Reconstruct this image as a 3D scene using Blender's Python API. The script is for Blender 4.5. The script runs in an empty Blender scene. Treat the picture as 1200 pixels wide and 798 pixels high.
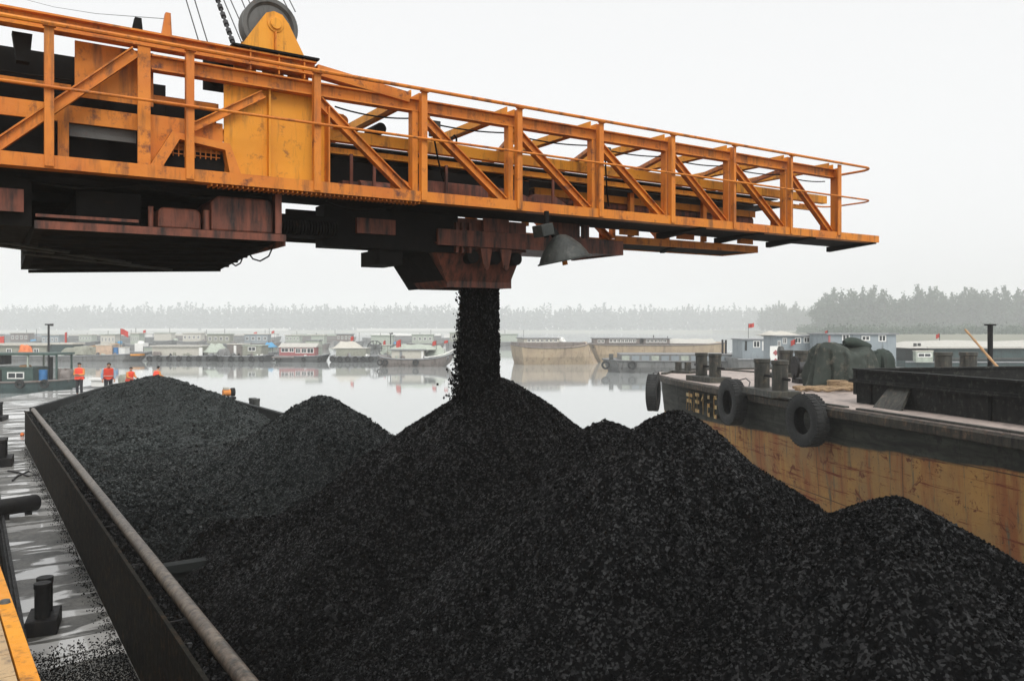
import bpy, math, random
import numpy as np
from mathutils import Vector, Matrix

random.seed(7)
rng = np.random.default_rng(11)
S = bpy.context.scene
COL = S.collection
R = math.radians

# ------------------------------------------------------------------ camera
# world x runs along the loading boom, world y along the coal barge, z = 0 is the water
EYE = 4.2
HEAD = math.atan2(636, 947)          # the camera looks this far to the right of world +y
FWD = Vector((math.sin(HEAD), math.cos(HEAD), 0))
RGT = Vector((math.cos(HEAD), -math.sin(HEAD), 0))
cam = bpy.data.cameras.new('camera')
camo = bpy.data.objects.new('camera', cam)
COL.objects.link(camo)
camo.location = (0, 0, EYE)
camo.rotation_euler = (R(90), 0, -HEAD)
cam.sensor_width = 36
cam.lens = 36 * 947 / 1200
cam.shift_y = -14 / 1200
cam.clip_start = 0.1
cam.clip_end = 6000
S.camera = camo

# ------------------------------------------------------------------ sky and light (overcast)
SUN_EL, SUN_AZ = R(48), HEAD + R(158)      # soft sun behind the camera, measured clockwise from +y
W = bpy.data.worlds.new('World')
S.world = W
W.use_nodes = True
nt = W.node_tree
nt.nodes.clear()
out = nt.nodes.new('ShaderNodeOutputWorld')
sky = nt.nodes.new('ShaderNodeTexSky')
sky.sky_type = 'NISHITA'
sky.sun_disc = False
sky.sun_elevation = SUN_EL
sky.sun_rotation = SUN_AZ
sky.dust_density = 6
hsv = nt.nodes.new('ShaderNodeHueSaturation')
hsv.inputs['Saturation'].default_value = 0.15
nt.links.new(sky.outputs[0], hsv.inputs['Color'])
bg1 = nt.nodes.new('ShaderNodeBackground')
bg1.inputs['Strength'].default_value = 0.05
nt.links.new(hsv.outputs[0], bg1.inputs['Color'])
# the cloud layer: flat near the horizon, brighter overhead
tc = nt.nodes.new('ShaderNodeTexCoord')
sx = nt.nodes.new('ShaderNodeSeparateXYZ')
nt.links.new(tc.outputs['Generated'], sx.inputs[0])
cr = nt.nodes.new('ShaderNodeValToRGB')
cr.color_ramp.elements[0].position = 0.0
cr.color_ramp.elements[0].color = (0.80, 0.802, 0.80, 1)
cr.color_ramp.elements[1].position = 1.0
cr.color_ramp.elements[1].color = (1.15, 1.15, 1.15, 1)
e = cr.color_ramp.elements.new(0.40)
e.color = (0.80, 0.802, 0.80, 1)
nt.links.new(sx.outputs['Z'], cr.inputs[0])
bg2 = nt.nodes.new('ShaderNodeBackground')
bg2.inputs['Strength'].default_value = 1.0
nt.links.new(cr.outputs[0], bg2.inputs['Color'])
add = nt.nodes.new('ShaderNodeAddShader')
nt.links.new(bg1.outputs[0], add.inputs[0])
nt.links.new(bg2.outputs[0], add.inputs[1])
nt.links.new(add.outputs[0], out.inputs['Surface'])

sun = bpy.data.lights.new('sun', 'SUN')
sun.energy = 1.5
sun.angle = R(25)
sun.color = (1.0, 0.96, 0.9)
suno = bpy.data.objects.new('sun', sun)
COL.objects.link(suno)
sd = Vector((math.sin(SUN_AZ) * math.cos(SUN_EL), math.cos(SUN_AZ) * math.cos(SUN_EL), math.sin(SUN_EL)))
suno.rotation_euler = sd.to_track_quat('Z', 'Y').to_euler()
suno.location = sd * 50

S.view_settings.view_transform = 'Standard'
S.view_settings.look = 'None'
S.view_settings.exposure = 0.0
S.view_settings.gamma = 1.0
S.view_settings.use_curve_mapping = False
S.cycles.volume_bounces = 3
S.cycles.max_bounces = 8
S.cycles.diffuse_bounces = 3
S.cycles.use_denoising = True
HAZE_DENSITY = 0.00115

# ------------------------------------------------------------------ placing helpers
def W_(px, Y, z=0.0):
    """the world point seen at column px of the photograph, Y metres ahead"""
    p = FWD * Y + RGT * ((px - 600) / 947 * Y)
    return Vector((p.x, p.y, z))
def G_(px, py, z):
    """the world point of height z at photo position px, py"""
    return W_(px, (EYE - z) * 947 / (py - 385), z)

# ------------------------------------------------------------------ materials
def _n(t, k, **kw):
    n = t.nodes.new(k)
    for a, b in kw.items():
        setattr(n, a, b)
    return n
def new_mat(name):
    m = bpy.data.materials.new(name)
    m.use_nodes = True
    t = m.node_tree
    b = t.nodes['Principled BSDF']
    return m, t, b
def noise(t, vec, scale, detail=5, rough=0.6, dist=0.0):
    n = _n(t, 'ShaderNodeTexNoise')
    n.inputs['Scale'].default_value = scale
    n.inputs['Detail'].default_value = detail
    n.inputs['Roughness'].default_value = rough
    n.inputs['Distortion'].default_value = dist
    if vec is not None:
        t.links.new(vec, n.inputs['Vector'])
    return n.outputs['Fac']
def ramp(t, fac, lo, hi, c0=(0, 0, 0, 1), c1=(1, 1, 1, 1)):
    r = _n(t, 'ShaderNodeValToRGB')
    r.color_ramp.elements[0].position = lo
    r.color_ramp.elements[1].position = hi
    r.color_ramp.elements[0].color = c0
    r.color_ramp.elements[1].color = c1
    t.links.new(fac, r.inputs[0])
    return r.outputs[0]
def mix(t, fac, a, b):
    m = _n(t, 'ShaderNodeMix', data_type='RGBA')
    if isinstance(fac, float):
        m.inputs[0].default_value = fac
    else:
        t.links.new(fac, m.inputs[0])
    for s, v in ((m.inputs[6], a), (m.inputs[7], b)):
        if isinstance(v, tuple):
            s.default_value = (*v[:3], 1)
        else:
            t.links.new(v, s)
    return m.outputs[2]
def mapping(t, scale=(1, 1, 1), rot=(0, 0, 0)):
    c = _n(t, 'ShaderNodeTexCoord')
    m = _n(t, 'ShaderNodeMapping')
    m.inputs['Scale'].default_value = scale
    m.inputs['Rotation'].default_value = rot
    t.links.new(c.outputs['Object'], m.inputs[0])
    return m.outputs[0]
def bump(t, b, h, strength=0.3, dist=0.02):
    n = _n(t, 'ShaderNodeBump')
    n.inputs['Strength'].default_value = strength
    n.inputs['Distance'].default_value = dist
    t.links.new(h, n.inputs['Height'])
    t.links.new(n.outputs[0], b.inputs['Normal'])

def worn(name, base, var=None, spots=(0.10, 0.035, 0.015), dirt=(0.02, 0.018, 0.016), spot_amt=0.35,
         dirt_amt=0.35, scale=3.0, rough=0.55, streak=6.0, bmp=0.25, spec=0.4):
    """weathered paint: two shades of the paint, rust blotches, soot run down in streaks"""
    m, t, b = new_mat(name)
    v = mapping(t)
    vs = mapping(t, (streak, streak, 0.8))
    var = var or tuple(c * 0.78 for c in base)
    c = mix(t, ramp(t, noise(t, v, scale * 0.5, 4), 0.3, 0.7), base, var)
    lo = 0.64 - 0.16 * spot_amt
    c = mix(t, ramp(t, noise(t, v, scale * 2.2, 9, 0.72), lo, lo + 0.12), c, spots)
    lo2 = 0.60 - 0.22 * dirt_amt
    c = mix(t, ramp(t, noise(t, vs, scale * 0.55, 6, 0.65), lo2, lo2 + 0.25), c, dirt)
    t.links.new(c, b.inputs['Base Color'])
    t.links.new(ramp(t, noise(t, v, scale * 4, 6), 0.2, 0.8, (rough - 0.15,) * 3 + (1,), (min(1, rough + 0.2),) * 3 + (1,)), b.inputs['Roughness'])
    b.inputs['Specular IOR Level'].default_value = spec
    bump(t, b, noise(t, v, scale * 7, 6, 0.7), bmp, 0.01)
    return m
def plain(name, base, rough=0.6, metal=0.0, var=0.25, scale=4.0):
    m, t, b = new_mat(name)
    v = mapping(t)
    c = mix(t, ramp(t, noise(t, v, scale, 5), 0.3, 0.7), tuple(x * (1 + var * 0.5) for x in base), tuple(x * (1 - var) for x in base))
    t.links.new(c, b.inputs['Base Color'])
    b.inputs['Roughness'].default_value = rough
    b.inputs['Metallic'].default_value = metal
    return m

M = {}
M['orange'] = worn('orange_paint', (0.67, 0.23, 0.018), (0.50, 0.135, 0.018), spots=(0.13, 0.04, 0.02), spot_amt=0.5, dirt_amt=0.4, dirt=(0.10, 0.045, 0.02))
M['yellow'] = worn('amber_paint', (0.74, 0.31, 0.018), (0.66, 0.25, 0.017), spots=(0.2, 0.07, 0.02), spot_amt=0.4, dirt_amt=0.35, dirt=(0.13, 0.06, 0.02))
M['red_oxide'] = worn('rusty_red_paint', (0.22, 0.065, 0.034), (0.13, 0.042, 0.026), spot_amt=0.4, dirt_amt=0.85, scale=4, dirt=(0.012, 0.010, 0.009))
M['soot'] = worn('sooty_steel', (0.010, 0.0095, 0.009), (0.006, 0.006, 0.006), spots=(0.035, 0.02, 0.013), spot_amt=0.2, dirt=(0.004, 0.004, 0.004), rough=0.85, spec=0.15)  # coal dust, with the underside's shade put into the colour too
M['rubber'] = worn('old_rubber', (0.024, 0.025, 0.0245), (0.014, 0.015, 0.015), spots=(0.06, 0.06, 0.056), dirt=(0.012,) * 3, spot_amt=0.3, rough=0.75, scale=6)
M['grey_metal'] = worn('dull_grey_metal', (0.085, 0.09, 0.085), (0.05, 0.053, 0.05), spots=(0.05, 0.045, 0.04), spot_amt=0.3, dirt_amt=0.3, rough=0.5)
M['pulley'] = worn('greasy_grey_steel', (0.10, 0.10, 0.095), (0.06, 0.06, 0.058), rough=0.45)
M['lamp_shade'] = worn('sooty_enamel', (0.045, 0.05, 0.046), (0.022, 0.025, 0.023), spots=(0.09, 0.085, 0.075), spot_amt=0.4, dirt=(0.01,) * 3, dirt_amt=0.5, scale=6, rough=0.5, spec=0.3)
M['rope'] = plain('steel_rope', (0.03, 0.03, 0.032), 0.6)
M['barge_side'] = worn('sooty_green_grey_steel', (0.022, 0.020, 0.015), (0.009, 0.009, 0.008), spots=(0.06, 0.038, 0.022), spot_amt=0.75, spec=0.05, bmp=0.6, dirt=(0.006,) * 3, dirt_amt=0.6, scale=4, rough=0.75)
M['pipe'] = worn('worn_pipe_steel', (0.17, 0.135, 0.10), (0.09, 0.068, 0.05), spots=(0.035, 0.025, 0.02), spot_amt=0.8, dirt=(0.015, 0.014, 0.012), dirt_amt=0.75, scale=5, rough=0.42)
M['hold_side'] = worn('coal_dusted_hold_steel', (0.022, 0.026, 0.025), (0.014, 0.017, 0.0165), spots=(0.008,) * 3, spec=0.2, spot_amt=0.4, dirt=(0.012,) * 3, dirt_amt=0.5, rough=0.7)
M['black_iron'] = worn('black_iron', (0.010, 0.010, 0.0105), (0.006, 0.006, 0.0065), spots=(0.04, 0.028, 0.02), spot_amt=0.2, rough=0.6, spec=0.25)
M['white'] = plain('white_paint', (0.75, 0.75, 0.72), 0.6, var=0.12)
M['cream'] = plain('cream_paint', (0.50, 0.48, 0.42), 0.6, var=0.15)
M['pale_roof'] = plain('pale_tarpaulin', (0.46, 0.45, 0.41), 0.8, var=0.15)
M['grey_roof'] = plain('grey_roofing', (0.24, 0.25, 0.26), 0.7)
M['glass'] = plain('dark_glass', (0.03, 0.035, 0.04), 0.15, var=0.1)
M['blue'] = plain('blue_plastic', (0.03, 0.16, 0.38), 0.5)
M['sky_blue'] = plain('blue_tarpaulin', (0.06, 0.28, 0.50), 0.7)
M['red'] = plain('red_cloth', (0.52, 0.05, 0.035), 0.8, var=0.15)
M['red_paint'] = plain('dull_red_paint', (0.36, 0.12, 0.12), 0.7)
M['teal'] = worn('green_boat_paint', (0.055, 0.098, 0.085), (0.04, 0.07, 0.06), spots=(0.09, 0.06, 0.04), spot_amt=0.2, dirt_amt=0.25)
M['dark_green'] = worn('dark_green_paint', (0.05, 0.085, 0.085), (0.035, 0.06, 0.06), spot_amt=0.2, dirt_amt=0.3)
M['pale_green'] = plain('pale_green_tarpaulin', (0.38, 0.42, 0.36), 0.8)
M['olive'] = plain('olive_tarpaulin', (0.27, 0.275, 0.225), 0.85)
M['hull_grey'] = worn('grey_hull_paint', (0.20, 0.205, 0.20), (0.14, 0.14, 0.14), spot_amt=0.3, dirt_amt=0.3, scale=1.2)
M['hull_dark'] = worn('dark_hull_paint', (0.12, 0.125, 0.125), (0.085, 0.09, 0.09), spot_amt=0.3, dirt_amt=0.3, scale=1.2)
M['hull_ochre'] = worn('ochre_hull_paint', (0.42, 0.33, 0.22), (0.30, 0.23, 0.16), spots=(0.2, 0.10, 0.05), spot_amt=0.3, dirt_amt=0.35, scale=1.0, dirt=(0.10, 0.08, 0.06))
M['hull_brown'] = worn('brown_upper_hull', (0.20, 0.175, 0.16), (0.15, 0.13, 0.12), scale=1.0)
M['blue_grey'] = worn('blue_grey_cabin_paint', (0.27, 0.31, 0.335), (0.21, 0.245, 0.265), spot_amt=0.1, dirt_amt=0.15, scale=1.0)
M['peach'] = plain('peach_board', (0.55, 0.40, 0.29), 0.7)
M['orange_cloth'] = plain('orange_cloth', (0.80, 0.20, 0.05), 0.8)
M['bamboo'] = plain('bamboo', (0.42, 0.24, 0.11), 0.6)
M['hemp'] = worn('hemp_rope', (0.34, 0.24, 0.14), (0.22, 0.15, 0.09), spot_amt=0.2, dirt_amt=0.2, scale=8, rough=0.9)
M['skin'] = plain('skin', (0.42, 0.23, 0.15), 0.6, var=0.1)
M['hair'] = plain('black_hair', (0.012, 0.011, 0.01), 0.6)
M['trousers'] = plain('dark_trousers', (0.02, 0.022, 0.028), 0.85)
M['vest'] = plain('orange_red_vest', (0.85, 0.075, 0.035), 0.7, var=0.15)
M['sleeve_blue'] = plain('pale_blue_sleeve', (0.35, 0.48, 0.60), 0.8)
M['sleeve_orange'] = plain('amber_sleeve', (0.70, 0.26, 0.06), 0.8)

# coal
def coal_mat(name, base, light, per_lump=True):
    """dark lumps, each with its own shade; a few show a clean bright fracture face"""
    m, t, b = new_mat(name)
    v = mapping(t)
    big = ramp(t, noise(t, v, 0.9, 4), 0.35, 0.7, (0.75,) * 3 + (1,), (1.25,) * 3 + (1,))
    if per_lump:
        isl = _n(t, 'ShaderNodeNewGeometry').outputs['Random Per Island']
    else:
        vo = _n(t, 'ShaderNodeTexVoronoi')
        vo.inputs['Scale'].default_value = 55
        t.links.new(v, vo.inputs['Vector'])
        sp = _n(t, 'ShaderNodeSeparateColor')
        t.links.new(vo.outputs['Color'], sp.inputs[0])
        isl = sp.outputs[0]
    r = _n(t, 'ShaderNodeValToRGB')
    cs = [(0.0, tuple(x * 0.35 for x in base)), (0.55, base), (0.90, tuple(x * 1.7 for x in base)), (1.0, light)]
    els = r.color_ramp.elements
    els[0].position, els[0].color = cs[0][0], (*cs[0][1], 1)
    els[1].position, els[1].color = cs[3][0], (*cs[3][1], 1)
    for p_, c_ in cs[1:3]:
        e_ = els.new(p_); e_.color = (*c_, 1)
    t.links.new(isl, r.inputs[0])
    mu = _n(t, 'ShaderNodeMix', data_type='RGBA', blend_type='MULTIPLY')
    mu.inputs[0].default_value = 1.0
    t.links.new(r.outputs[0], mu.inputs[6]); t.links.new(big, mu.inputs[7])
    t.links.new(mu.outputs[2], b.inputs['Base Color'])
    lf = ramp(t, isl, 0.6, 1.0)
    t.links.new(ramp(t, lf, 0.0, 1.0, (0.85,) * 3 + (1,), (0.4,) * 3 + (1,)), b.inputs['Roughness'])
    t.links.new(ramp(t, lf, 0.0, 1.0, (0.06,) * 3 + (1,), (0.5,) * 3 + (1,)), b.inputs['Specular IOR Level'])
    bump(t, b, noise(t, v, 60, 6, 0.75), 0.8, 0.02)
    return m
for nm, bs, lt_ in (('coal', (0.0020, 0.0021, 0.0023), (0.013, 0.0142, 0.015)), ('coal_front', (0.0033, 0.0036, 0.0039), (0.021, 0.0232, 0.0245)), ('coal_mid', (0.0165, 0.0198, 0.0195), (0.034, 0.040, 0.0395)), ('coal_dusty', (0.019, 0.0235, 0.0228), (0.038, 0.046, 0.045))):  # dust and distance haze both put into the two far heaps' colour
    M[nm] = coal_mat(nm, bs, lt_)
    M[nm + '_bed'] = coal_mat(nm + '_bed', tuple(x * 0.8 for x in bs), tuple(x * 0.5 for x in lt_), False)

def deck_mat():
    m, t, b = new_mat('wet_sooty_deck')
    v = mapping(t)
    vp = mapping(t, (0.55, 2.1, 1.0), (0, 0, R(7)))
    base = mix(t, ramp(t, noise(t, v, 2.0, 8, 0.7), 0.35, 0.65), (0.17, 0.167, 0.152), (0.045, 0.047, 0.045))
    base = mix(t, ramp(t, noise(t, v, 14, 8, 0.7), 0.5, 0.7), base, (0.03, 0.03, 0.03))
    pud = ramp(t, noise(t, vp, 1.15, 3, 0.5, 0.4), 0.50, 0.535)
    c = mix(t, pud, base, (0.50, 0.50, 0.49))  # puddles painted pale to carry the sky's reflection
    t.links.new(c, b.inputs['Base Color'])
    t.links.new(ramp(t, pud, 0, 1, (0.55,) * 3 + (1,), (0.06,) * 3 + (1,)), b.inputs['Roughness'])
    mm = _n(t, 'ShaderNodeMath', operation='MULTIPLY')
    t.links.new(noise(t, v, 22, 6), mm.inputs[0])
    t.links.new(ramp(t, pud, 0, 1, (1, 1, 1, 1), (0, 0, 0, 1)), mm.inputs[1])
    bump(t, b, mm.outputs[0], 0.4, 0.015)
    return m
M['deck_wet'] = deck_mat()

def right_hull_mat():
    """sooty grey band under the rubbing strake, scratched ochre and rust antifouling below"""
    m, t, b = new_mat('barge_hull_ochre')
    v = mapping(t)
    vh = mapping(t, (0.5, 0.5, 4.0))
    vv = mapping(t, (3.0, 3.0, 0.35))
    vf = mapping(t, (8.0, 8.0, 0.55))
    vt = mapping(t, (0.35, 0.35, 7.0), (R(1.5), 0, 0))
    lower = mix(t, ramp(t, noise(t, v, 0.7, 7, 0.68), 0.38, 0.62), (0.40, 0.22, 0.072), (0.27, 0.165, 0.075))
    lower = mix(t, ramp(t, noise(t, vv, 0.9, 7, 0.7), 0.48, 0.62), lower, (0.27, 0.105, 0.042))
    lower = mix(t, ramp(t, noise(t, vf, 1.0, 7, 0.72), 0.56, 0.64), lower, (0.115, 0.105, 0.07))
    lower = mix(t, ramp(t, noise(t, vt, 1.6, 9, 0.78), 0.555, 0.60), lower, (0.15, 0.035, 0.016))
    lower = mix(t, ramp(t, noise(t, v, 3.2, 10, 0.78, 0.8), 0.57, 0.61), lower, (0.13, 0.04, 0.02))
    lower = mix(t, ramp(t, noise(t, v, 11, 8, 0.75), 0.60, 0.66), lower, (0.06, 0.045, 0.03))
    sw = _n(t, 'ShaderNodeSeparateXYZ')
    t.links.new(v, sw.inputs[0])
    cb_ = _n(t, 'ShaderNodeCombineXYZ')
    t.links.new(sw.outputs['Y'], cb_.inputs['X']); t.links.new(sw.outputs['Z'], cb_.inputs['Y'])
    bk = _n(t, 'ShaderNodeTexBrick')
    t.links.new(cb_.outputs[0], bk.inputs['Vector'])
    bk.inputs['Scale'].default_value = 1.0
    bk.inputs['Brick Width'].default_value = 2.3
    bk.inputs['Row Height'].default_value = 1.15
    bk.inputs['Mortar Size'].default_value = 0.012
    bk.inputs['Mortar Smooth'].default_value = 0.6
    lower = mix(t, ramp(t, bk.outputs['Fac'], 0.0, 1.0), lower, (0.10, 0.055, 0.03))
    upper = mix(t, ramp(t, noise(t, vh, 2.0, 8, 0.7), 0.35, 0.7), (0.012, 0.013, 0.011), (0.058, 0.060, 0.048))
    upper = mix(t, ramp(t, noise(t, v, 6.0, 8, 0.7), 0.52, 0.62), upper, (0.02, 0.019, 0.017))
    s = _n(t, 'ShaderNodeSeparateXYZ')
    t.links.new(v, s.inputs[0])
    a_ = _n(t, 'ShaderNodeMath', operation='MULTIPLY_ADD')
    t.links.new(noise(t, vh, 1.3, 6), a_.inputs[0])
    a_.inputs[1].default_value = 0.16
    t.links.new(s.outputs['Z'], a_.inputs[2])
    mr = _n(t, 'ShaderNodeMapRange')
    mr.inputs['From Min'].default_value = 2.40
    mr.inputs['From Max'].default_value = 2.45
    sl = _n(t, 'ShaderNodeMath', operation='MULTIPLY_ADD')
    t.links.new(s.outputs['Y'], sl.inputs[0])
    sl.inputs[1].default_value = 0.042
    t.links.new(a_.outputs[0], sl.inputs[2])
    t.links.new(sl.outputs[0], mr.inputs['Value'])
    c = mix(t, mr.outputs[0], lower, upper)
    t.links.new(c, b.inputs['Base Color'])
    b.inputs['Roughness'].default_value = 0.7
    b.inputs['Specular IOR Level'].default_value = 0.15
    ad = _n(t, 'ShaderNodeMath', operation='ADD')
    t.links.new(noise(t, v, 2.0, 8, 0.6), ad.inputs[0])
    t.links.new(bk.outputs['Fac'], ad.inputs[1])
    bump(t, b, ad.outputs[0], 0.5, 0.03)
    return m
M['ochre_hull'] = right_hull_mat()
M['grey_green'] = worn('coal_dusted_grey_green', (0.07, 0.07, 0.056), (0.028, 0.029, 0.025), spots=(0.12, 0.095, 0.07), spot_amt=0.7, dirt=(0.014,) * 3, dirt_amt=0.8, scale=4)
M['strake'] = worn('rust_brown_strake', (0.075, 0.066, 0.052), (0.03, 0.028, 0.024), spots=(0.13, 0.085, 0.055), spot_amt=0.8, dirt=(0.015,) * 3, dirt_amt=0.8, scale=4, spec=0.15)
M['cargo_coaming'] = worn('coal_dusted_black_steel', (0.018, 0.019, 0.018), (0.009, 0.0095, 0.009), spots=(0.055, 0.055, 0.048), spot_amt=0.7, dirt=(0.005,) * 3, dirt_amt=0.6, scale=4, rough=0.75, spec=0.2)
M['bow_deck'] = worn('dusty_pinkish_deck', (0.46, 0.385, 0.345), (0.30, 0.25, 0.225), spots=(0.13, 0.11, 0.10), spot_amt=0.55, dirt=(0.14, 0.125, 0.115), dirt_amt=0.5, scale=1.5, rough=0.6)
M['tarp'] = worn('green_canvas', (0.045, 0.056, 0.047), (0.026, 0.033, 0.028), spots=(0.14, 0.125, 0.10), spot_amt=0.6, dirt_amt=0.15, scale=2, rough=0.85)
M['sack'] = worn('dark_green_sacking', (0.035, 0.05, 0.04), (0.025, 0.035, 0.03), spot_amt=0.15, rough=0.9)
M['dock_boards'] = worn('pale_dock_boards', (0.50, 0.36, 0.20), (0.38, 0.26, 0.15), spots=(0.16, 0.12, 0.08), spot_amt=0.4, dirt=(0.12, 0.10, 0.08), dirt_amt=0.4, scale=5, rough=0.75)
M['char_paint'] = worn('flaking_amber_lettering', (0.50, 0.29, 0.075), (0.52, 0.42, 0.22), spots=(0.30, 0.09, 0.03), spot_amt=0.8, dirt_amt=0.7, dirt=(0.05, 0.045, 0.035), scale=9)

def water_mat():
    m, t, b = new_mat('river_water')
    v = mapping(t)
    b.inputs['Base Color'].default_value = (0.34, 0.36, 0.355, 1)
    b.inputs['Roughness'].default_value = 0.05
    b.inputs['IOR'].default_value = 1.7
    n1 = noise(t, mapping(t, (1, 1, 1)), 0.6, 3)
    bump(t, b, n1, 0.06, 0.05)
    return m
M['water'] = water_mat()
M['land'] = plain('far_bank_soil', (0.18, 0.18, 0.13), 0.9, scale=0.05)

def leaf_mat(name, c):
    m, t, b = new_mat(name)
    v = mapping(t)
    cc = mix(t, ramp(t, noise(t, v, 0.9, 4), 0.3, 0.7), c, tuple(x * 0.55 for x in c))
    t.links.new(cc, b.inputs['Base Color'])
    b.inputs['Roughness'].default_value = 0.9
    b.inputs['Specular IOR Level'].default_value = 0.1
    tr = _n(t, 'ShaderNodeBsdfTranslucent')
    t.links.new(cc, tr.inputs['Color'])
    ms_ = _n(t, 'ShaderNodeMixShader')
    ms_.inputs[0].default_value = 0.5
    t.links.new(b.outputs[0], ms_.inputs[1]); t.links.new(tr.outputs[0], ms_.inputs[2])
    t.links.new(ms_.outputs[0], t.nodes['Material Output'].inputs['Surface'])
    return m
M['leaf'] = leaf_mat('poplar_leaves', (0.085, 0.13, 0.075))
M['leaf_far'] = leaf_mat('far_wood_leaves', (0.055, 0.08, 0.062))
M['bark'] = plain('bark', (0.10, 0.085, 0.07), 0.9)

# ------------------------------------------------------------------ mesh helpers
class MB:
    def __init__(self):
        self.v, self.f, self.m = [], [], []
    def add(self, vs, fs, mi=0):
        o = len(self.v)
        self.v += [tuple(x) for x in vs]
        self.f += [tuple(i + o for i in f) for f in fs]
        self.m += [mi] * len(fs)
        return self
    def box(self, x0, x1, y0, y1, z0, z1, mi=0):
        x0, x1 = sorted((x0, x1)); y0, y1 = sorted((y0, y1)); z0, z1 = sorted((z0, z1))
        vs = [(x, y, z) for z in (z0, z1) for y in (y0, y1) for x in (x0, x1)]
        return self.add(vs, [(0, 2, 3, 1), (4, 5, 7, 6), (0, 1, 5, 4), (2, 6, 7, 3), (0, 4, 6, 2), (1, 3, 7, 5)], mi)
    def bar(self, p, q, w, h, up=(0, 0, 1), mi=0):
        """rectangular bar from p to q, w wide sideways, h deep along up"""
        p, q = Vector(p), Vector(q)
        d = (q - p).normalized()
        u = Vector(up)
        s = d.cross(u)
        if s.length < 1e-6:
            s = d.cross(Vector((1, 0, 0)))
        s.normalize()
        u = s.cross(d).normalized()
        vs = []
        for c in (p, q):
            for a, b_ in ((-1, -1), (1, -1), (1, 1), (-1, 1)):
                vs.append(c + s * (a * w / 2) + u * (b_ * h / 2))
        return self.add(vs, [(3, 2, 1, 0), (4, 5, 6, 7), (0, 1, 5, 4), (1, 2, 6, 5), (2, 3, 7, 6), (3, 0, 4, 7)], mi)
    def channel(self, p, q, w, h, t=0.012, up=(0, 0, 1), mi=0):
        """I section from p to q: web and two flanges"""
        p, q = Vector(p), Vector(q)
        d = (q - p).normalized()
        s = d.cross(Vector(up))
        if s.length < 1e-6:
            s = d.cross(Vector((1, 0, 0)))
        s.normalize()
        u = s.cross(d).normalized()
        self.bar(p, q, t, h - 2 * t - 0.002, up, mi)
        self.bar(p + u * (h / 2 - t / 2), q + u * (h / 2 - t / 2), w, t, up, mi)
        self.bar(p - u * (h / 2 - t / 2), q - u * (h / 2 - t / 2), w, t, up, mi)
        return self
    def tube(self, pts, r, n=10, mi=0, cap=True):
        """round tube along pts; r a number or one per point"""
        pts = [Vector(p) for p in pts]
        rs = r if isinstance(r, (list, tuple)) else [r] * len(pts)
        vs, fs = [], []
        ref = None
        for i, p in enumerate(pts):
            d = (pts[min(i + 1, len(pts) - 1)] - pts[max(i - 1, 0)]).normalized()
            if ref is None:
                ref = d.cross(Vector((0, 0, 1)) if abs(d.z) < 0.9 else Vector((1, 0, 0))).normalized()
            s = (ref - d * ref.dot(d)).normalized()
            ref = s
            u = d.cross(s)
            for k in range(n):
                a = 2 * math.pi * k / n
                vs.append(p + (s * math.cos(a) + u * math.sin(a)) * rs[i])
        for i in range(len(pts) - 1):
            for k in range(n):
                a, b_ = i * n + k, i * n + (k + 1) % n
                fs.append((a, b_, b_ + n, a + n))
        if cap:
            fs.append(tuple(range(n - 1, -1, -1)))
            fs.append(tuple(range((len(pts) - 1) * n, len(pts) * n)))
        return self.add(vs, fs, mi)
    def prism(self, poly, axis, c0, c1, mi=0):
        """polygon extruded along an axis: x -> poly is (y, z); y -> (x, z); z -> (x, y)"""
        def P(a, b_, c):
            return {'x': (c, a, b_), 'y': (a, c, b_), 'z': (a, b_, c)}[axis]
        n = len(poly)
        vs = [P(a, b_, c0) for a, b_ in poly] + [P(a, b_, c1) for a, b_ in poly]
        fs = [tuple(range(n)), tuple(range(2 * n - 1, n - 1, -1))]
        fs += [(i, i + n, (i + 1) % n + n, (i + 1) % n) for i in range(n)]
        return self.add(vs, fs, mi)
    def lathe(self, prof, c, axis=(0, 0, 1), n=24, mi=0, close=False):
        """profile of (radius, height) turned about axis through c"""
        c, ax = Vector(c), Vector(axis).normalized()
        s = ax.cross(Vector((0, 0, 1)) if abs(ax.z) < 0.9 else Vector((1, 0, 0))).normalized()
        u = ax.cross(s)
        vs, fs = [], []
        for r, h in prof:
            for k in range(n):
                a = 2 * math.pi * k / n
                vs.append(c + ax * h + (s * math.cos(a) + u * math.sin(a)) * r)
        m_ = len(prof)
        for i in range(m_ if close else m_ - 1):
            j = (i + 1) % m_
            for k in range(n):
                fs.append((i * n + k, i * n + (k + 1) % n, j * n + (k + 1) % n, j * n + k))
        return self.add(vs, fs, mi)
    def map(self, fn):
        self.v = [tuple(fn(Vector(p))) for p in self.v]
        return self
    def build(self, name, mats, parent=None, smooth=False, bevel=0.0):
        me = bpy.data.meshes.new(name)
        me.from_pydata(self.v, [], self.f)
        mats = mats if isinstance(mats, (list, tuple)) else [mats]
        for m in mats:
            me.materials.append(M[m] if isinstance(m, str) else m)
        me.polygons.foreach_set('material_index', self.m)
        if smooth:
            me.polygons.foreach_set('use_smooth', [True] * len(me.polygons))
        import bmesh
        bm = bmesh.new()
        bm.from_mesh(me)
        bmesh.ops.recalc_face_normals(bm, faces=bm.faces)
        bm.to_mesh(me)
        bm.free()
        if smooth:
            try:
                me.set_sharp_from_angle(angle=R(38))
            except Exception:
                pass
        o = bpy.data.objects.new(name, me)
        COL.objects.link(o)
        if parent is not None:
            o.parent = parent
            if parent.get('_w'):
                o.matrix_parent_inverse = Matrix.LocRotScale(parent.location, parent.rotation_euler, None).inverted()
        if bevel:
            b = o.modifiers.new('edge', 'BEVEL')
            b.width = bevel
            b.segments = 2
            b.limit_method = 'ANGLE'
        return o

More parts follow.
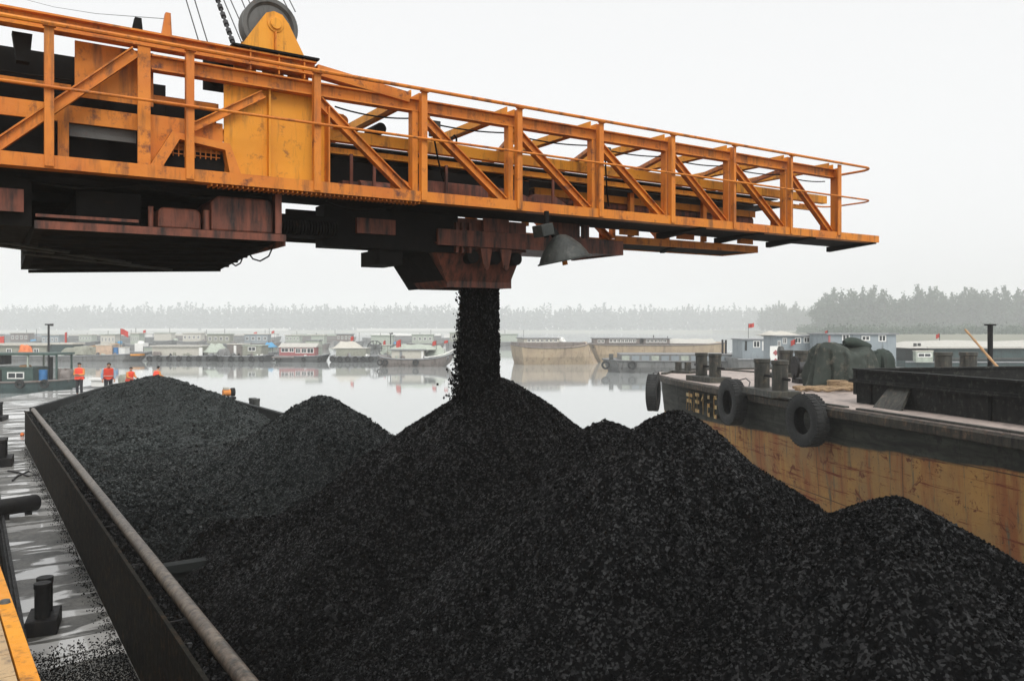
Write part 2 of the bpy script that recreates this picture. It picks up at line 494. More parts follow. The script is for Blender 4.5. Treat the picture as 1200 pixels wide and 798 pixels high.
def tag(o, label=None, cat=None, group=None, kind=None):
    for k, v in (('label', label), ('category', cat), ('group', group), ('kind', kind)):
        if v:
            o[k] = v
    return o
def thing(name, label, cat, loc=(0, 0, 0), rz=0.0, group=None, world=True):
    """an Empty at the thing's base; world=True: its parts are given in world coordinates"""
    o = bpy.data.objects.new(name, None)
    COL.objects.link(o)
    o.location = loc
    o.rotation_euler = (0, 0, rz)
    o.empty_display_size = 0.2
    if world:
        o['_w'] = 1
    return tag(o, label, cat, group)
def children(o):
    return [c for c in bpy.data.objects if c.parent == o]
def copy_tree(o, parent=None):
    c = o.copy()
    COL.objects.link(c)
    if parent is not None:
        c.parent = parent
    for ch in children(o):
        if ch is not c:
            copy_tree(ch, c)
    return c

# ------------------------------------------------------------------ setting: water, far bank, haze
def camxy(px, Y):
    p = W_(px, Y)
    return p.x, p.y
mb = MB()
mb.add([(-1500, -1500, 0), (1500, -1500, 0), (1500, 1500, 0), (-1500, 1500, 0)], [(0, 1, 2, 3)])
tag(mb.build('water', 'water'), 'still pale grey river basin reflecting the overcast sky', kind='structure')

def rect_clip(p):
    return max(-1480, min(1480, p[0])), max(-1480, min(1480, p[1]))
edge = [(-750, 860), (-300, 885), (300, 905), (700, 885), (835, 775), (900, 590), (932, 330), (962, 250), (1080, 242), (1500, 238), (2000, 234)]
near = [camxy(*e) for e in edge]
far = [rect_clip((p[0] * 1500 / max(abs(p[0]), abs(p[1])), p[1] * 1500 / max(abs(p[0]), abs(p[1])))) for p in near]
mb = MB()
n = len(near)
top = []
for i in range(n):
    d = Vector((far[i][0] - near[i][0], far[i][1] - near[i][1])).normalized()
    top.append((near[i][0] + d.x * 7, near[i][1] + d.y * 7))
vs = [(x, y, -0.6) for x, y in near] + [(x, y, 2.4) for x, y in top] + [(x, y, 2.0) for x, y in far]
fs = []
for i in range(n - 1):
    fs += [(i, i + 1, n + i + 1, n + i), (n + i, n + i + 1, 2 * n + i + 1, 2 * n + i)]
mb.add(vs, fs)
tag(mb.build('terrain', 'land', smooth=True), 'low earth bank on the far side of the basin', kind='structure')

hz = MB().box(-1520, 1520, -1520, 1520, -1.6, 37)
hm = bpy.data.materials.new('haze_air')
hm.use_nodes = True
t = hm.node_tree
t.nodes.clear()
o_ = t.nodes.new('ShaderNodeOutputMaterial')
pv = t.nodes.new('ShaderNodeVolumePrincipled')
pv.inputs['Color'].default_value = (0.965, 0.985, 0.985, 1)
pv.inputs['Density'].default_value = HAZE_DENSITY
pv.inputs['Anisotropy'].default_value = 0.0
t.links.new(pv.outputs[0], o_.inputs['Volume'])
M['haze'] = hm
tag(hz.build('haze', 'haze'), 'pale even haze over the basin', kind='stuff')

# ------------------------------------------------------------------ woods
def leaf_faces(mbv, mbf, pts, size, rnd):
    """small randomly turned triangles at pts"""
    n = len(pts)
    a = rnd.normal(size=(n, 3)); a /= np.linalg.norm(a, axis=1)[:, None]
    b = rnd.normal(size=(n, 3)); b -= a * (a * b).sum(1)[:, None]; b /= np.linalg.norm(b, axis=1)[:, None]
    s = size * rnd.uniform(0.6, 1.4, (n, 1))
    o = len(mbv)
    v = np.concatenate([pts + a * s, pts - a * s * 0.6 + b * s * 0.8, pts - a * s * 0.6 - b * s * 0.8], 1).reshape(-1, 3)
    mbv += [tuple(x) for x in v]
    mbf += [(o + 3 * i, o + 3 * i + 1, o + 3 * i + 2) for i in range(n)]
def crown_points(h, r, n, rnd, base=0.18):
    """leaf clumps of a tall narrow crown: several lumpy sub-crowns up the stem"""
    pts = []
    k = 11
    for i in range(k):
        z = h * (base + (0.93 - base) * i / (k - 1))
        f = max(0.1, 1 - (abs((z / h) - 0.44) * 1.75) ** 2.2)
        rr = r * max(0.16, f)
        for _ in range(2):
            c = np.array([rnd.normal(0, rr * 0.45), rnd.normal(0, rr * 0.45), z])
            m_ = max(3, int(n * max(0.2, f) / k / 1.3))
            q = rnd.normal(size=(m_, 3)) * np.array([rr * 0.42, rr * 0.42, h * 0.05])
            pts.append(c + q)
    return np.concatenate(pts)

wv, wf = [], []
rr_ = np.random.default_rng(3)
for row in range(4):
    px = -60.0
    while px < 985:
        Y = 924 + row * 12 + rr_.uniform(-5, 5)
        p = W_(px, Y)
        h = 1.38 * rr_.uniform(15, 21.5) * (1.0 if rr_.random() > 0.12 else 1.16)
        if px > 600: h *= 0.94
        q = crown_points(h, rr_.uniform(2.6, 4.6), 110, rr_, 0.03) + np.array([p.x, p.y, 2.0])
        leaf_faces(wv, wf, q, 1.45, rr_)
        px += rr_.uniform(3.0, 8.5)
mb = MB(); mb.add(wv, wf)
tag(mb.build('far_wood', 'leaf_far'), 'pale hazy wood of tall poplars along the far bank', kind='stuff')

wv, wf = [], []
for k in range(420):
    px = rr_.uniform(938, 1290)
    Y = rr_.uniform(252, 400)
    if px < 968 and Y < 330: Y = rr_.uniform(340, 420)
    p = W_(px, Y)
    h = rr_.uniform(1.4, 3.6)
    q = rr_.normal(size=(55, 3)) * np.array([1.3, 1.3, h * 0.33]) + np.array([p.x, p.y, 2.1 + h * 0.35])
    leaf_faces(wv, wf, q, 0.5, rr_)
mb = MB(); mb.add(wv, wf)
tag(mb.build('undergrowth', 'leaf'), 'hazy scrub along the right bank below the tall wood', kind='stuff')

protos = []
rt = np.random.default_rng(5)
def tree_proto(h, r):
    root = thing('poplar_tree', 'tall hazy poplar standing in the wood behind the moored barges', 'tree', group='poplars in the wood behind the barges', world=False)
    tb = MB()
    tb.tube([(0, 0, -0.3), (0.1, 0, h * 0.4), (0, 0.1, h * 0.93)], [0.22, 0.15, 0.03], 7)
    for i in range(9):
        z = h * (0.2 + 0.065 * i); a = rt.uniform(0, 6.28); l = r * (1.1 - 0.08 * i)
        tb.tube([(0, 0, z), (math.cos(a) * l * 0.6, math.sin(a) * l * 0.6, z + l * 0.7), (math.cos(a) * l, math.sin(a) * l, z + l * 1.5)], [0.07, 0.04, 0.015], 4)
    tb.build('trunk', 'bark', root)
    v, f = [], []
    leaf_faces(v, f, crown_points(h, r * 1.1, 620, rt, 0.08), 0.55, rt)
    cb = MB(); cb.add(v, f)
    cb.build('crown', 'leaf', root)
    return root
hs = [(13.5, 2.2), (16.5, 2.8), (18.6, 2.2), (14.5, 3.3), (17.4, 1.8)]
protos = [tree_proto(*x) for x in hs]
used = set()
def put_tree(px, Y, sc=1.0):
    i = int(rt.integers(0, 5))
    o = protos[i] if i not in used else copy_tree(protos[i])
    used.add(i)
    p = W_(px, Y, 1.9)
    o.location = p
    o.rotation_euler = (0, 0, rt.uniform(0, 6.28))
    o.scale = (sc * rt.uniform(0.9, 1.15), sc * rt.uniform(0.9, 1.15), sc * rt.uniform(0.9, 1.1))
    return o
for row in range(4):
    px = 958 + row * 3
    while px < 1250:
        put_tree(px, 414 + row * 9 + rt.uniform(-3.5, 3.5), 1.24 if px > 975 else 1.15)
        px += rt.uniform(9, 15)
mid_group = 'poplars on the bank left of the wood'
for row in range(2):
    px = 893
    while px < 955:
        o = put_tree(px, 662 + row * 14, 1.08 + 0.30 * max(0, 1 - abs(px - 928) / 35))
        o['label'] = 'fainter smaller poplar in the low clump left of the tall wood'
        o['group'] = mid_group
        px += rt.uniform(5, 9)
used_all = [p for i, p in enumerate(protos) if i not in used]
for p in used_all:
    for c in children(p):
        bpy.data.objects.remove(c)
    bpy.data.objects.remove(p)

# ------------------------------------------------------------------ the loading boom
TILT = 0.0075
def tilt(p):
    p.z += TILT * (p.x - 5)
    return p
FA, RA = 7.41, 9.75                    # front and rear truss planes
CH0, CH1, TC0, TC1 = 5.49, 5.595, 6.42, 6.55
boom = thing('loading_boom', 'orange lattice conveyor boom of the ship loader with handrails over the coal barge', 'ship loader', (5, 8.5, 4.66))
def bp(name, mb, mat, parent=None, **kw):
    mb.map(tilt)
    return mb.build(name, mat, parent or boom, **kw)
LEFT = -9.0
# bottom chords (angle: face plate and floor lip)
for a, nm in ((7.29, 'bottom_chord'), (RA, 'bottom_chord')):
    b1 = 11.81 if a < 8 else 9.8
    bp(nm, MB().box(LEFT, b1, a, a + 0.014, CH0, CH1).box(LEFT, b1, a + 0.014, a + 0.16, CH0 + 0.002, CH0 + 0.016), 'orange')
# top chords, I section
for a in (FA, RA):
    bp('top_chord', MB().channel((1.28, a, (TC0 + TC1) / 2 - 0.005), (10.84, a, (TC0 + TC1) / 2 - 0.005), 0.10, TC1 - TC0, 0.014), 'orange')
# upper beam on the left, running down onto the top chord
for a in (FA,):
    bp('upper_beam', MB().channel((LEFT, a, 6.665), (2.72, a, 6.665), 0.12, 0.13, 0.016).bar((2.73, a, 6.66), (3.7, a, 6.545), 0.11, 0.10), 'orange')
# handrail with its bend round the end
zr, zm = 6.615, 6.12
def rail(z, r):
    pts = [(LEFT, 7.25, z), (11.40, 7.25, z)]
    for k in range(1, 9):
        an = k * math.pi / 16
        pts.append((11.40 + 0.22 * math.sin(an), 7.47 - 0.22 * math.cos(an), z))
    for k in range(0, 9):
        an = k * math.pi / 16
        pts.append((11.40 + 0.22 * math.cos(an), 7.85 + 0.22 * math.sin(an), z))
    pts += [(10.9, 8.07, z)]
    return MB().tube(pts, r, 8)
bp('top_rail', rail(zr, 0.019), 'orange', smooth=True)
bp('middle_rail', rail(zm, 0.013), 'orange', smooth=True)
PB = [-7.6, -6.45, -5.3, -4.12, -2.95, -1.78, -0.63, 0.52, 1.57, 2.70, 3.82, 4.99, 6.15, 7.32, 8.46, 9.65]
for i, b in enumerate(PB):
    w = 0.066 if b < 8 else 0.045
    bp('rail_post', MB().box(b - w / 2, b + w / 2, 7.272, 7.285, CH1 - 0.09, zr - 0.02).box(b - w / 2, b - w / 2 + 0.01, 7.285, 7.335, CH1, zr - 0.03)
       .box(b - 0.045, b + 0.045, 7.24, 7.29, zr - 0.02, zr - 0.008), 'orange')
bp('end_post', MB().box(10.73, 10.81, 7.272, 7.287, CH1 - 0.05, zr - 0.02).box(10.795, 10.81, 7.287, 7.45, CH1, zr - 0.06), 'orange')
# truss verticals and diagonals
VB = [3.78, 4.95, 6.13, 7.33, 8.48, 9.67]
for a in (FA, RA):
    for b in VB:
        bp('truss_post', MB().box(b - 0.05, b + 0.012, a - 0.045, a - 0.03, CH1, TC0).box(b - 0.05, b - 0.036, a - 0.03, a + 0.045, CH1, TC0), 'orange')
        bp('gusset_plate', MB().prism([(b + 0.013, TC0), (b + 0.17, TC0), (b + 0.17, TC0 - 0.07), (b + 0.06, TC0 - 0.19), (b + 0.013, TC0 - 0.19)], 'y', a - 0.012, a + 0.004), 'yellow')
    bs = [2.74] + [v + 0.06 for v in VB]
    be = [v - 0.09 for v in VB] + [10.72]
    for b0, b1 in list(zip(bs, be))[(0 if a < 8 else 1):(7 if a < 8 else 6)]:
        bp('diagonal', MB().channel((b0, a - 0.005, TC0 - 0.03), (b1, a - 0.005, CH1 + 0.0), 0.075, 0.088, 0.011, (0, 0, 1)), 'orange')
        bp('foot_plate', MB().prism([(b1 - 0.16, CH1 - 0.03), (b1 + 0.07, CH1 - 0.03), (b1 + 0.07, CH1 + 0.09), (b1 - 0.08, CH1 + 0.16), (b1 - 0.16, CH1 + 0.14)], 'y', a + 0.042, a + 0.054), 'orange')
# cross beams over the top, channel ends standing proud, and lateral bracing
for b in VB + [10.72]:
    bp('cross_beam', MB().bar((b - 0.06, FA - 0.03, TC1 + 0.035), (b - 0.06, RA + 0.05, TC1 + 0.035), 0.012, 0.085)
       .bar((b + 0.04, FA - 0.03, TC1 + 0.028), (b + 0.04, RA + 0.05, TC1 + 0.028), 0.012, 0.07)
       .bar((b - 0.01, FA + 0.06, TC1 + 0.012), (b - 0.01, RA, TC1 + 0.012), 0.10, 0.012), 'yellow')
    bp('roof_brace', MB().bar((b - 1.0, FA + 0.08, TC0 + 0.02), (b - 0.1, RA - 0.08, TC0 + 0.02), 0.07, 0.05), 'orange')
    bp('knee_brace', MB().bar((b - 0.02, RA - 0.06, TC0 - 0.32), (b - 0.02, RA - 0.5, TC0), 0.05, 0.03), 'soot')
# conveyor stringers, belt, rollers
for a in (7.72, 9.35):
    bp('stringer', MB().box(2.9, 11.1, a, a + 0.012, 6.10, 6.215).box(2.9, 11.1, a + 0.012, a + 0.09, 6.10, 6.113), 'yellow')
    bp('lower_stringer', MB().box(2.9, 11.0, a + 0.11, a + 0.122, 5.985, 6.055).box(2.9, 11.0, a + 0.06, a + 0.11, 5.985, 5.996), 'yellow')
bp('belt', MB().box(2.9, 10.3, 8.02, 9.25, 6.13, 6.145), 'rubber')
for i in range(13):
    b = 3.2 + i * 0.6
    bp('roller', MB().tube([(b, 8.0, 6.07), (b, 9.28, 6.07)], 0.05, 10), 'soot', smooth=True)
# the black return belt pan and drive in the middle
bp('return_pan', MB().box(2.86, 5.62, 8.0, 9.1, 5.72, 5.97), 'soot')
bp('drive_housing', MB().prism([(3.95, 5.50), (5.45, 5.50), (5.45, 5.72), (5.2, 5.80), (4.1, 5.80), (3.95, 5.70)], 'y', 7.72, 7.99), 'red_oxide', bevel=0.01)
bp('motor', MB().tube([(3.35, 7.85, 5.66), (3.85, 7.85, 5.66)], 0.09, 18).box(3.15, 3.32, 7.78, 7.93, 5.5, 5.72), 'red_oxide', smooth=True)
bp('bearing_block', MB().box(3.02, 3.12, 7.66, 7.8, 6.215, 6.36), 'yellow', bevel=0.008)
bp('bearing', MB().tube([(3.10, 7.64, 6.29), (3.10, 7.80, 6.29)], 0.055, 16), 'orange', smooth=True)
bp('end_roller', MB().tube([(3.52, 7.66, 6.27), (3.52, 7.95, 6.27)], 0.06, 16), 'soot', smooth=True)
bp('stringer_plate', MB().prism([(4.32, 6.215), (5.05, 6.215), (4.95, 6.30), (4.32, 6.325)], 'y', 8.05, 8.07), 'yellow')
bp('lifting_eye', MB().tube([(4.55, 8.0, 6.3), (4.55, 8.0, 6.37), (4.58, 8.0, 6.40), (4.61, 8.0, 6.37), (4.61, 8.0, 6.3)], 0.011, 6), 'soot')
# lower delivery tube with its yellow tray
bp('delivery_tube', MB().tube([(5.85, 8.32, 5.83), (9.98, 8.32, 5.80)], 0.10, 20), 'red_oxide', smooth=True)
bp('tray', MB().box(5.85, 10.0, 8.20, 8.215, 5.86, 5.95).box(5.85, 10.0, 8.44, 8.455, 5.86, 5.95).box(5.85, 10.0, 8.215, 8.44, 5.945, 5.957), 'yellow')
bp('tail_drum', MB().tube([(5.45, 8.16, 5.68), (5.45, 8.6, 5.68)], 0.125, 22), 'rubber', smooth=True)
for b, z0 in ((5.62, 5.45), (7.35, 5.42), (8.75, 5.42)):
    bp('tray_leg', MB().box(b, b + 0.07, 8.10, 8.16, z0, 6.0), 'orange')
for b in (7.1, 8.15, 9.4):
    bp('tray_bracket', MB().box(b, b + 0.34, 8.03, 8.045, 5.42, 5.70), 'orange')
# walkway floor of the boom and its outriggers
bp('walkway_floor', MB().box(LEFT, 11.78, 7.46, 8.12, CH0 + 0.004, CH0 + 0.02).box(2.9, 9.8, 9.3, 9.74, CH0 + 0.004, CH0 + 0.02), 'soot')
gr = MB()
for i in range(46):
    b = 1.75 + i * 0.045
    gr.box(b, b + 0.012, 7.31, 7.46, CH0 - 0.022, CH0 - 0.002)
bp('grating', gr, 'orange')
for b in (7.9, 9.05, 10.2, 11.72):
    bp('outrigger', MB().prism([(7.31, CH0 - 0.004), (8.13, CH0 - 0.004), (8.13, CH0 - 0.085), (7.45, CH0 - 0.03), (7.31, CH0 - 0.02)], 'x', b - 0.05, b + 0.05), 'soot')
# plates on the left
bp('web_plate', MB().prism([(1.90, CH1), (2.84, CH1), (2.84, 6.33), (2.76, 6.42), (1.90, 6.42)], 'y', 7.47, 7.485), 'yellow')
bp('plate_stiffener', MB().box(2.285, 2.30, 7.40, 7.47, CH1, 6.42), 'yellow')
bp('plate_edge', MB().box(2.84, 2.855, 7.36, 7.50, CH1, 6.33), 'orange')
bp('panel_brace', MB().channel((1.62, 7.43, 5.98), (2.24, 7.43, 6.37), 0.06, 0.075, 0.01, (0, 0, 1)), 'orange')
bp('skirt_plate', MB().box(1.26, 1.89, 7.475, 7.488, CH1, 6.06), 'orange')
bp('main_post', MB().box(1.17, 1.27, 7.36, 7.375, CH1 - 0.02, 6.60).box(1.255, 1.27, 7.375, 7.50, CH1, 6.60), 'orange')
bp('hung_panel', MB().box(0.72, 1.32, 7.52, 7.532, 6.14, 6.60), 'orange')
bp('left_brace', MB().channel((0.12, 7.40, CH1 + 0.0), (1.16, 7.40, 6.55), 0.075, 0.09, 0.012, (0, 0, 1)), 'orange')
bp('left_brace', MB().channel((-0.1, 7.40, CH1 + 0.0), (-1.14, 7.40, 6.55), 0.075, 0.09, 0.012, (0, 0, 1)), 'orange')
bp('left_brace', MB().channel((-3.5, 7.40, CH1 + 0.0), (-2.5, 7.40, 6.55), 0.075, 0.09, 0.012, (0, 0, 1)), 'orange')
for z0, z1, a, b1, mt in ((6.20, 6.25, 7.60, 0.70, 'orange'), (5.93, 6.07, 7.56, 1.20, 'orange'), (6.26, 6.27, 7.5, 0.7, 'soot')):
    bp('side_girt', MB().box(LEFT, b1, a, a + 0.03, z0, z1), mt)
bp('side_girt', MB().box(0.60, 0.68, 7.54, 7.557, CH1, 5.928), 'orange')
bp('lintel', MB().box(0.69, 1.20, 7.62, 7.64, 5.83, 5.93), 'pulley')
bp('side_girt', MB().box(1.28, 1.89, 7.62, 7.65, 6.20, 6.27), 'orange')
bp('cross_tie', MB().prism([(0.28, 6.585), (0.42, 6.585), (0.40, 6.36), (0.31, 6.36)], 'y', 7.5, 7.6), 'soot')
bp('belt_cover', MB().prism([(7.75, 5.55), (9.6, 5.55), (9.6, 6.60), (8.6, 6.70), (7.75, 6.53)], 'x', LEFT, 1.0), 'soot')
bp('belt_cover', MB().prism([(7.95, 5.55), (9.6, 5.55), (9.6, 6.50), (7.95, 6.46)], 'x', 1.0, 1.50), 'soot')
bp('belt_cover', MB().prism([(7.95, 5.55), (9.6, 5.55), (9.6, 6.42), (7.95, 6.36)], 'x', 1.505, 1.95), 'soot')
bp('spike', MB().prism([(1.36, 6.73), (1.44, 6.73), (1.43, 6.92), (1.39, 6.92)], 'y', 7.36, 7.42), 'orange')
bp('spike', MB().prism([(1.13, 6.73), (1.21, 6.73), (1.20, 6.83), (1.15, 6.83)], 'y', 7.36, 7.42), 'soot')
# cables clipped along the truss, junction boxes, loose hoses
def sag(p, q, r, d, n=10):
    p, q = Vector(p), Vector(q)
    return MB().tube([p.lerp(q, k / n) - Vector((0, 0, d * 4 * (k / n) * (1 - k / n))) for k in range(n + 1)], r, 6)
xs_ = [2.95] + VB + [10.7]
for b0, b1 in zip(xs_[:-1], xs_[1:]):
    bp('cable', sag((b0, FA + 0.07, TC0 - 0.05), (b1, FA + 0.07, TC0 - 0.05), 0.008, 0.035), 'soot')
for b in (4.0, 6.35, 8.7):
    bp('junction_box', MB().box(b, b + 0.11, FA + 0.05, FA + 0.12, 6.22, 6.38), 'grey_metal', bevel=0.006)
    bp('hose', sag((b + 0.05, FA + 0.09, 6.22), (b + 0.45, 7.9, 5.75), 0.010, 0.10), 'soot')
for b0, b1 in ((0.3, 1.2), (1.3, 2.3), (2.9, 3.6)):
    bp('hose', sag((b0, 7.6, 5.46), (b1, 7.55, 5.47), 0.012, 0.07), 'soot')
for b in (3.2, 3.45, 4.3, 5.75):
    bp('housing_rib', MB().box(b, b + 0.03, 7.70, 7.72, CH1, 5.98), 'red_oxide')
bp('gear_case', MB().prism([(5.5, 5.52), (6.1, 5.52), (6.1, 5.70), (5.9, 5.80), (5.6, 5.80), (5.5, 5.72)], 'y', 7.85, 8.1), 'red_oxide', bevel=0.01)
bp('return_belt', MB().box(5.62, 10.2, 8.05, 9.2, 6.0, 6.012), 'rubber')
# hatch hood with expanded metal
hood = MB()
def hoodpts(a, s):
    return [(1.26 + s, a, CH1), (1.44 + s * 0.6, a, 5.91 - s * 0.6), (1.92 - s * 0.4, a, 5.86 - s * 0.6), (2.02 - s, a, CH1)]
o1, i1, o0, i0 = hoodpts(7.345, 0), hoodpts(7.345, 0.10), hoodpts(7.47, 0), hoodpts(7.47, 0.10)
vs = o1 + i1 + o0 + i0
fs = []
for k in range(3):
    fs += [(k, k + 1, 5 + k, 4 + k), (k, k + 8, k + 9, k + 1), (4 + k, 5 + k, 13 + k, 12 + k)]
hood.add(vs, fs)
bp('hatch_hood', hood, 'orange')
bp('hatch_opening', MB().box(1.40, 1.90, 7.455, 7.474, CH1 + 0.002, 5.78), 'soot')  # dark panel painted in for the shaded inside of the hatch
ms = MB()
for i in range(9):
    ms.box(1.46 + i * 0.045, 1.468 + i * 0.045, 7.43, 7.442, 5.72, 5.83)
for i in range(3):
    ms.box(1.45, 1.86, 7.443, 7.45, 5.74 + i * 0.035, 5.748 + i * 0.035)
bp('hatch_mesh', ms, 'orange')
# rope sheave on its bracket
for a in (7.50, 7.80):
    br = bp('sheave_bracket', MB().prism([(2.03, 6.76), (2.68, 6.76), (2.50, 7.09), (2.44, 7.16), (2.36, 7.18), (2.29, 7.15), (2.24, 7.08)], 'y', a, a + 0.025), 'yellow')
    bp('rib', MB().box(2.36, 2.372, a - 0.05, a, 6.76, 6.98), 'orange', br)
    bp('axle_cap', MB().lathe([(0.0, -0.03), (0.05, -0.03), (0.055, -0.012), (0.075, -0.010), (0.075, 0.0)], (2.375, a - 0.001, 7.06), (0, 1, 0), 20), 'yellow', br, smooth=True)
sv = bp('sheave', MB().lathe([(0.05, -0.055), (0.20, -0.05), (0.225, -0.075), (0.262, -0.075), (0.262, -0.055), (0.225, -0.02), (0.225, 0.02), (0.262, 0.055), (0.262, 0.075), (0.225, 0.075), (0.20, 0.05), (0.05, 0.055)],
        (2.36, 7.665, 7.07), (0, 1, 0), 36), 'pulley', smooth=True)
bp('sheave_base', MB().box(1.94, 2.74, 7.33, 7.95, 6.742, 6.76), 'soot')
for b in (2.10, 2.36, 2.60):
    bp('base_web', MB().box(b, b + 0.012, 7.36, 7.47, 6.555, 6.742).box(b - 0.09, b + 0.11, 7.55, 7.57, 6.42, 6.742), 'orange')
bp('small_sheave', MB().lathe([(0.03, -0.03), (0.10, -0.05), (0.12, -0.05), (0.12, 0.05), (0.10, 0.05), (0.03, 0.03)], (1.98, 7.95, 6.66), (0, 1, 0), 20), 'soot', smooth=True)
bp('sheave_cheek', MB().box(1.85, 2.2, 8.02, 8.05, 6.5, 6.80), 'soot')
# machinery platform under the left part
pl = bp('under_platform', MB().box(0.43, 2.46, 7.45, 7.465, 5.03, 5.095).box(2.445, 2.46, 7.465, 9.7, 4.99, 5.06), 'red_oxide')
bp('platform_pan', MB().add([(0.44, 7.47, 5.06), (2.44, 7.47, 5.06), (2.42, 9.72, 4.90), (0.44, 9.72, 4.84), (0.44, 7.47, 5.10), (2.44, 7.47, 5.10), (2.42, 9.72, 5.35), (0.44, 9.72, 5.35)],
   [(0, 1, 2, 3), (7, 6, 5, 4), (0, 4, 5, 1), (1, 5, 6, 2), (2, 6, 7, 3), (3, 7, 4, 0)]), 'soot')
for k in range(6):
    y = 7.8 + k * 0.36
    bp('pan_rib', MB().bar((0.5, y, 5.03 - 0.1 * (y - 7.47)), (2.40, y, 5.045 - 0.072 * (y - 7.47)), 0.04, 0.03), 'soot')
bp('tank', MB().prism([(1.80, 5.10), (2.36, 5.10), (2.36, 5.36), (2.32, 5.42), (1.86, 5.42), (1.80, 5.36)], 'y', 7.52, 8.1), 'red_oxide', bevel=0.02)
bp('tank', MB().prism([(1.36, 5.10), (1.72, 5.10), (1.72, 5.25), (1.69, 5.285), (1.39, 5.285), (1.36, 5.25)], 'y', 7.54, 8.0), 'red_oxide', bevel=0.02)
bp('tank_pipe', MB().tube([(1.76, 7.53, 5.10), (1.76, 7.53, 5.28)], 0.03, 10), 'red_oxide', smooth=True)
bp('tank_pipe', MB().tube([(1.30, 7.53, 5.10), (1.30, 7.53, 5.28)], 0.022, 10), 'red_oxide', smooth=True)
bp('platform_plate', MB().box(2.385, 2.40, 7.47, 8.2, 5.10, 5.47).box(2.36, 2.42, 7.455, 7.47, 5.10, 5.47), 'red_oxide')
bp('machine_body', MB().box(LEFT, 2.38, 7.62, 8.19, 5.43, 5.485).box(LEFT, 2.35, 8.2, 9.7, 5.35, 5.52).box(0.75, 1.25, 7.7, 9.6, 5.095, 5.40).box(LEFT, 0.42, 7.6, 9.6, 5.06, 5.46), 'soot')  # near-black filler boxes standing in for the shaded underside
bp('hung_beam', MB().box(LEFT, 0.36, 7.50, 7.515, 5.16, 5.34), 'red_oxide')
bp('hung_beam', MB().box(0.44, 1.20, 7.50, 7.51, 5.13, 5.155), 'red_oxide')
for k in range(3):
    bp('hydraulic_pipe', MB().tube([(-0.6 + k * 0.5, 7.6 + k * 0.5, 5.02 - k * 0.05), (0.9 + k * 0.45, 8.6 + k * 0.3, 4.93 - k * 0.04)], 0.014, 8), 'grey_metal')
bp('cable_loop', MB().tube([(2.44, 7.75, 5.03), (2.45, 7.95, 4.93), (2.44, 8.2, 4.90), (2.44, 8.45, 4.94), (2.44, 8.6, 5.01)], 0.008, 6), 'soot')
bp('cable_loop', MB().tube([(2.44, 8.8, 5.0), (2.45, 8.95, 4.93), (2.44, 9.1, 4.91), (2.44, 9.3, 4.96)], 0.008, 6), 'soot')
# screw shaft between platform and hopper
sh = MB()
prof = [(0.05, 0)]
for i in range(22):
    prof += [(0.05, i * 0.03 + 0.001), (0.075, i * 0.03 + 0.008), (0.075, i * 0.03 + 0.018), (0.05, i * 0.03 + 0.027)]
sh.lathe(prof, (2.42, 7.75, 5.21), (1, 0, 0), 14)
bp('screw_shaft', sh, 'soot', smooth=True)
bp('shaft_guard', MB().box(2.4, 3.1, 7.8, 8.1, 5.14, 5.34), 'soot')
# hopper block and chute
bp('hopper_body', MB().box(3.02, 4.6, 7.95, 8.2, 5.06, CH0 - 0.002).box(4.05, 4.6, 8.21, 9.2, 5.06, CH0 - 0.002).box(3.05, 6.2, 9.22, 9.27, 5.22, 5.6).box(3.66, 3.93, 8.0, 8.5, 4.90, 5.06), 'soot')  # thin rear panel is near-black filler for the shade below the chord
bp('hopper_beam', MB().box(3.36, 3.80, 7.90, 7.945, 5.21, 5.37), 'red_oxide')
ch = MB()
T = [(4.32, 7.98, 5.10), (5.50, 7.98, 5.10), (5.50, 9.2, 5.10), (4.32, 9.2, 5.10)]
B = [(4.60, 8.16, 4.68), (5.42, 8.16, 4.68), (5.42, 8.9, 4.68), (4.60, 8.9, 4.68)]
Ti = [(x + (0.02 if x < 5 else -0.02), y + (0.02 if y < 8.5 else -0.02), z) for x, y, z in T]
Bi = [(x + (0.02 if x < 5 else -0.02), y + (0.02 if y < 8.5 else -0.02), z) for x, y, z in B]
vs = T + B + Ti + Bi
fs = []
for k in range(4):
    j = (k + 1) % 4
    fs += [(k, j, 4 + j, 4 + k), (8 + k, 12 + k, 12 + j, 8 + j), (4 + k, 4 + j, 12 + j, 12 + k)]
ch.add(vs, fs)
ch.box(4.36, 5.55, 7.96, 9.2, 5.102, 5.46)
ch.box(4.57, 5.45, 8.13, 8.155, 4.68, 4.80)
bp('chute', ch, 'red_oxide')
bp('chute_liner', MB().prism([(4.33, 5.10), (4.62, 4.685), (4.60, 4.685), (4.305, 5.10)], 'y', 8.17, 9.19), 'soot')
for b in (4.55, 4.63, 4.72):
    bp('chute_rib', MB().box(b, b + 0.03, 7.90, 7.955, 5.06, 5.40), 'red_oxide')
for b in (4.93, 5.20):
    bp('lug', MB().prism([(b - 0.07, 5.12), (b + 0.09, 5.12), (b + 0.045, 4.90), (b + 0.01, 4.87), (b - 0.025, 4.90)], 'y', 7.88, 7.90)
       .lathe([(0.018, -0.012), (0.03, -0.012), (0.03, 0.0)], (b + 0.01, 7.88, 4.92), (0, 1, 0), 12), 'red_oxide')
for b in (4.78, 5.09, 5.38):
    bp('support_roller', MB().tube([(b, 7.91, 5.02), (b, 8.1, 5.02)], 0.075, 18), 'soot', smooth=True)
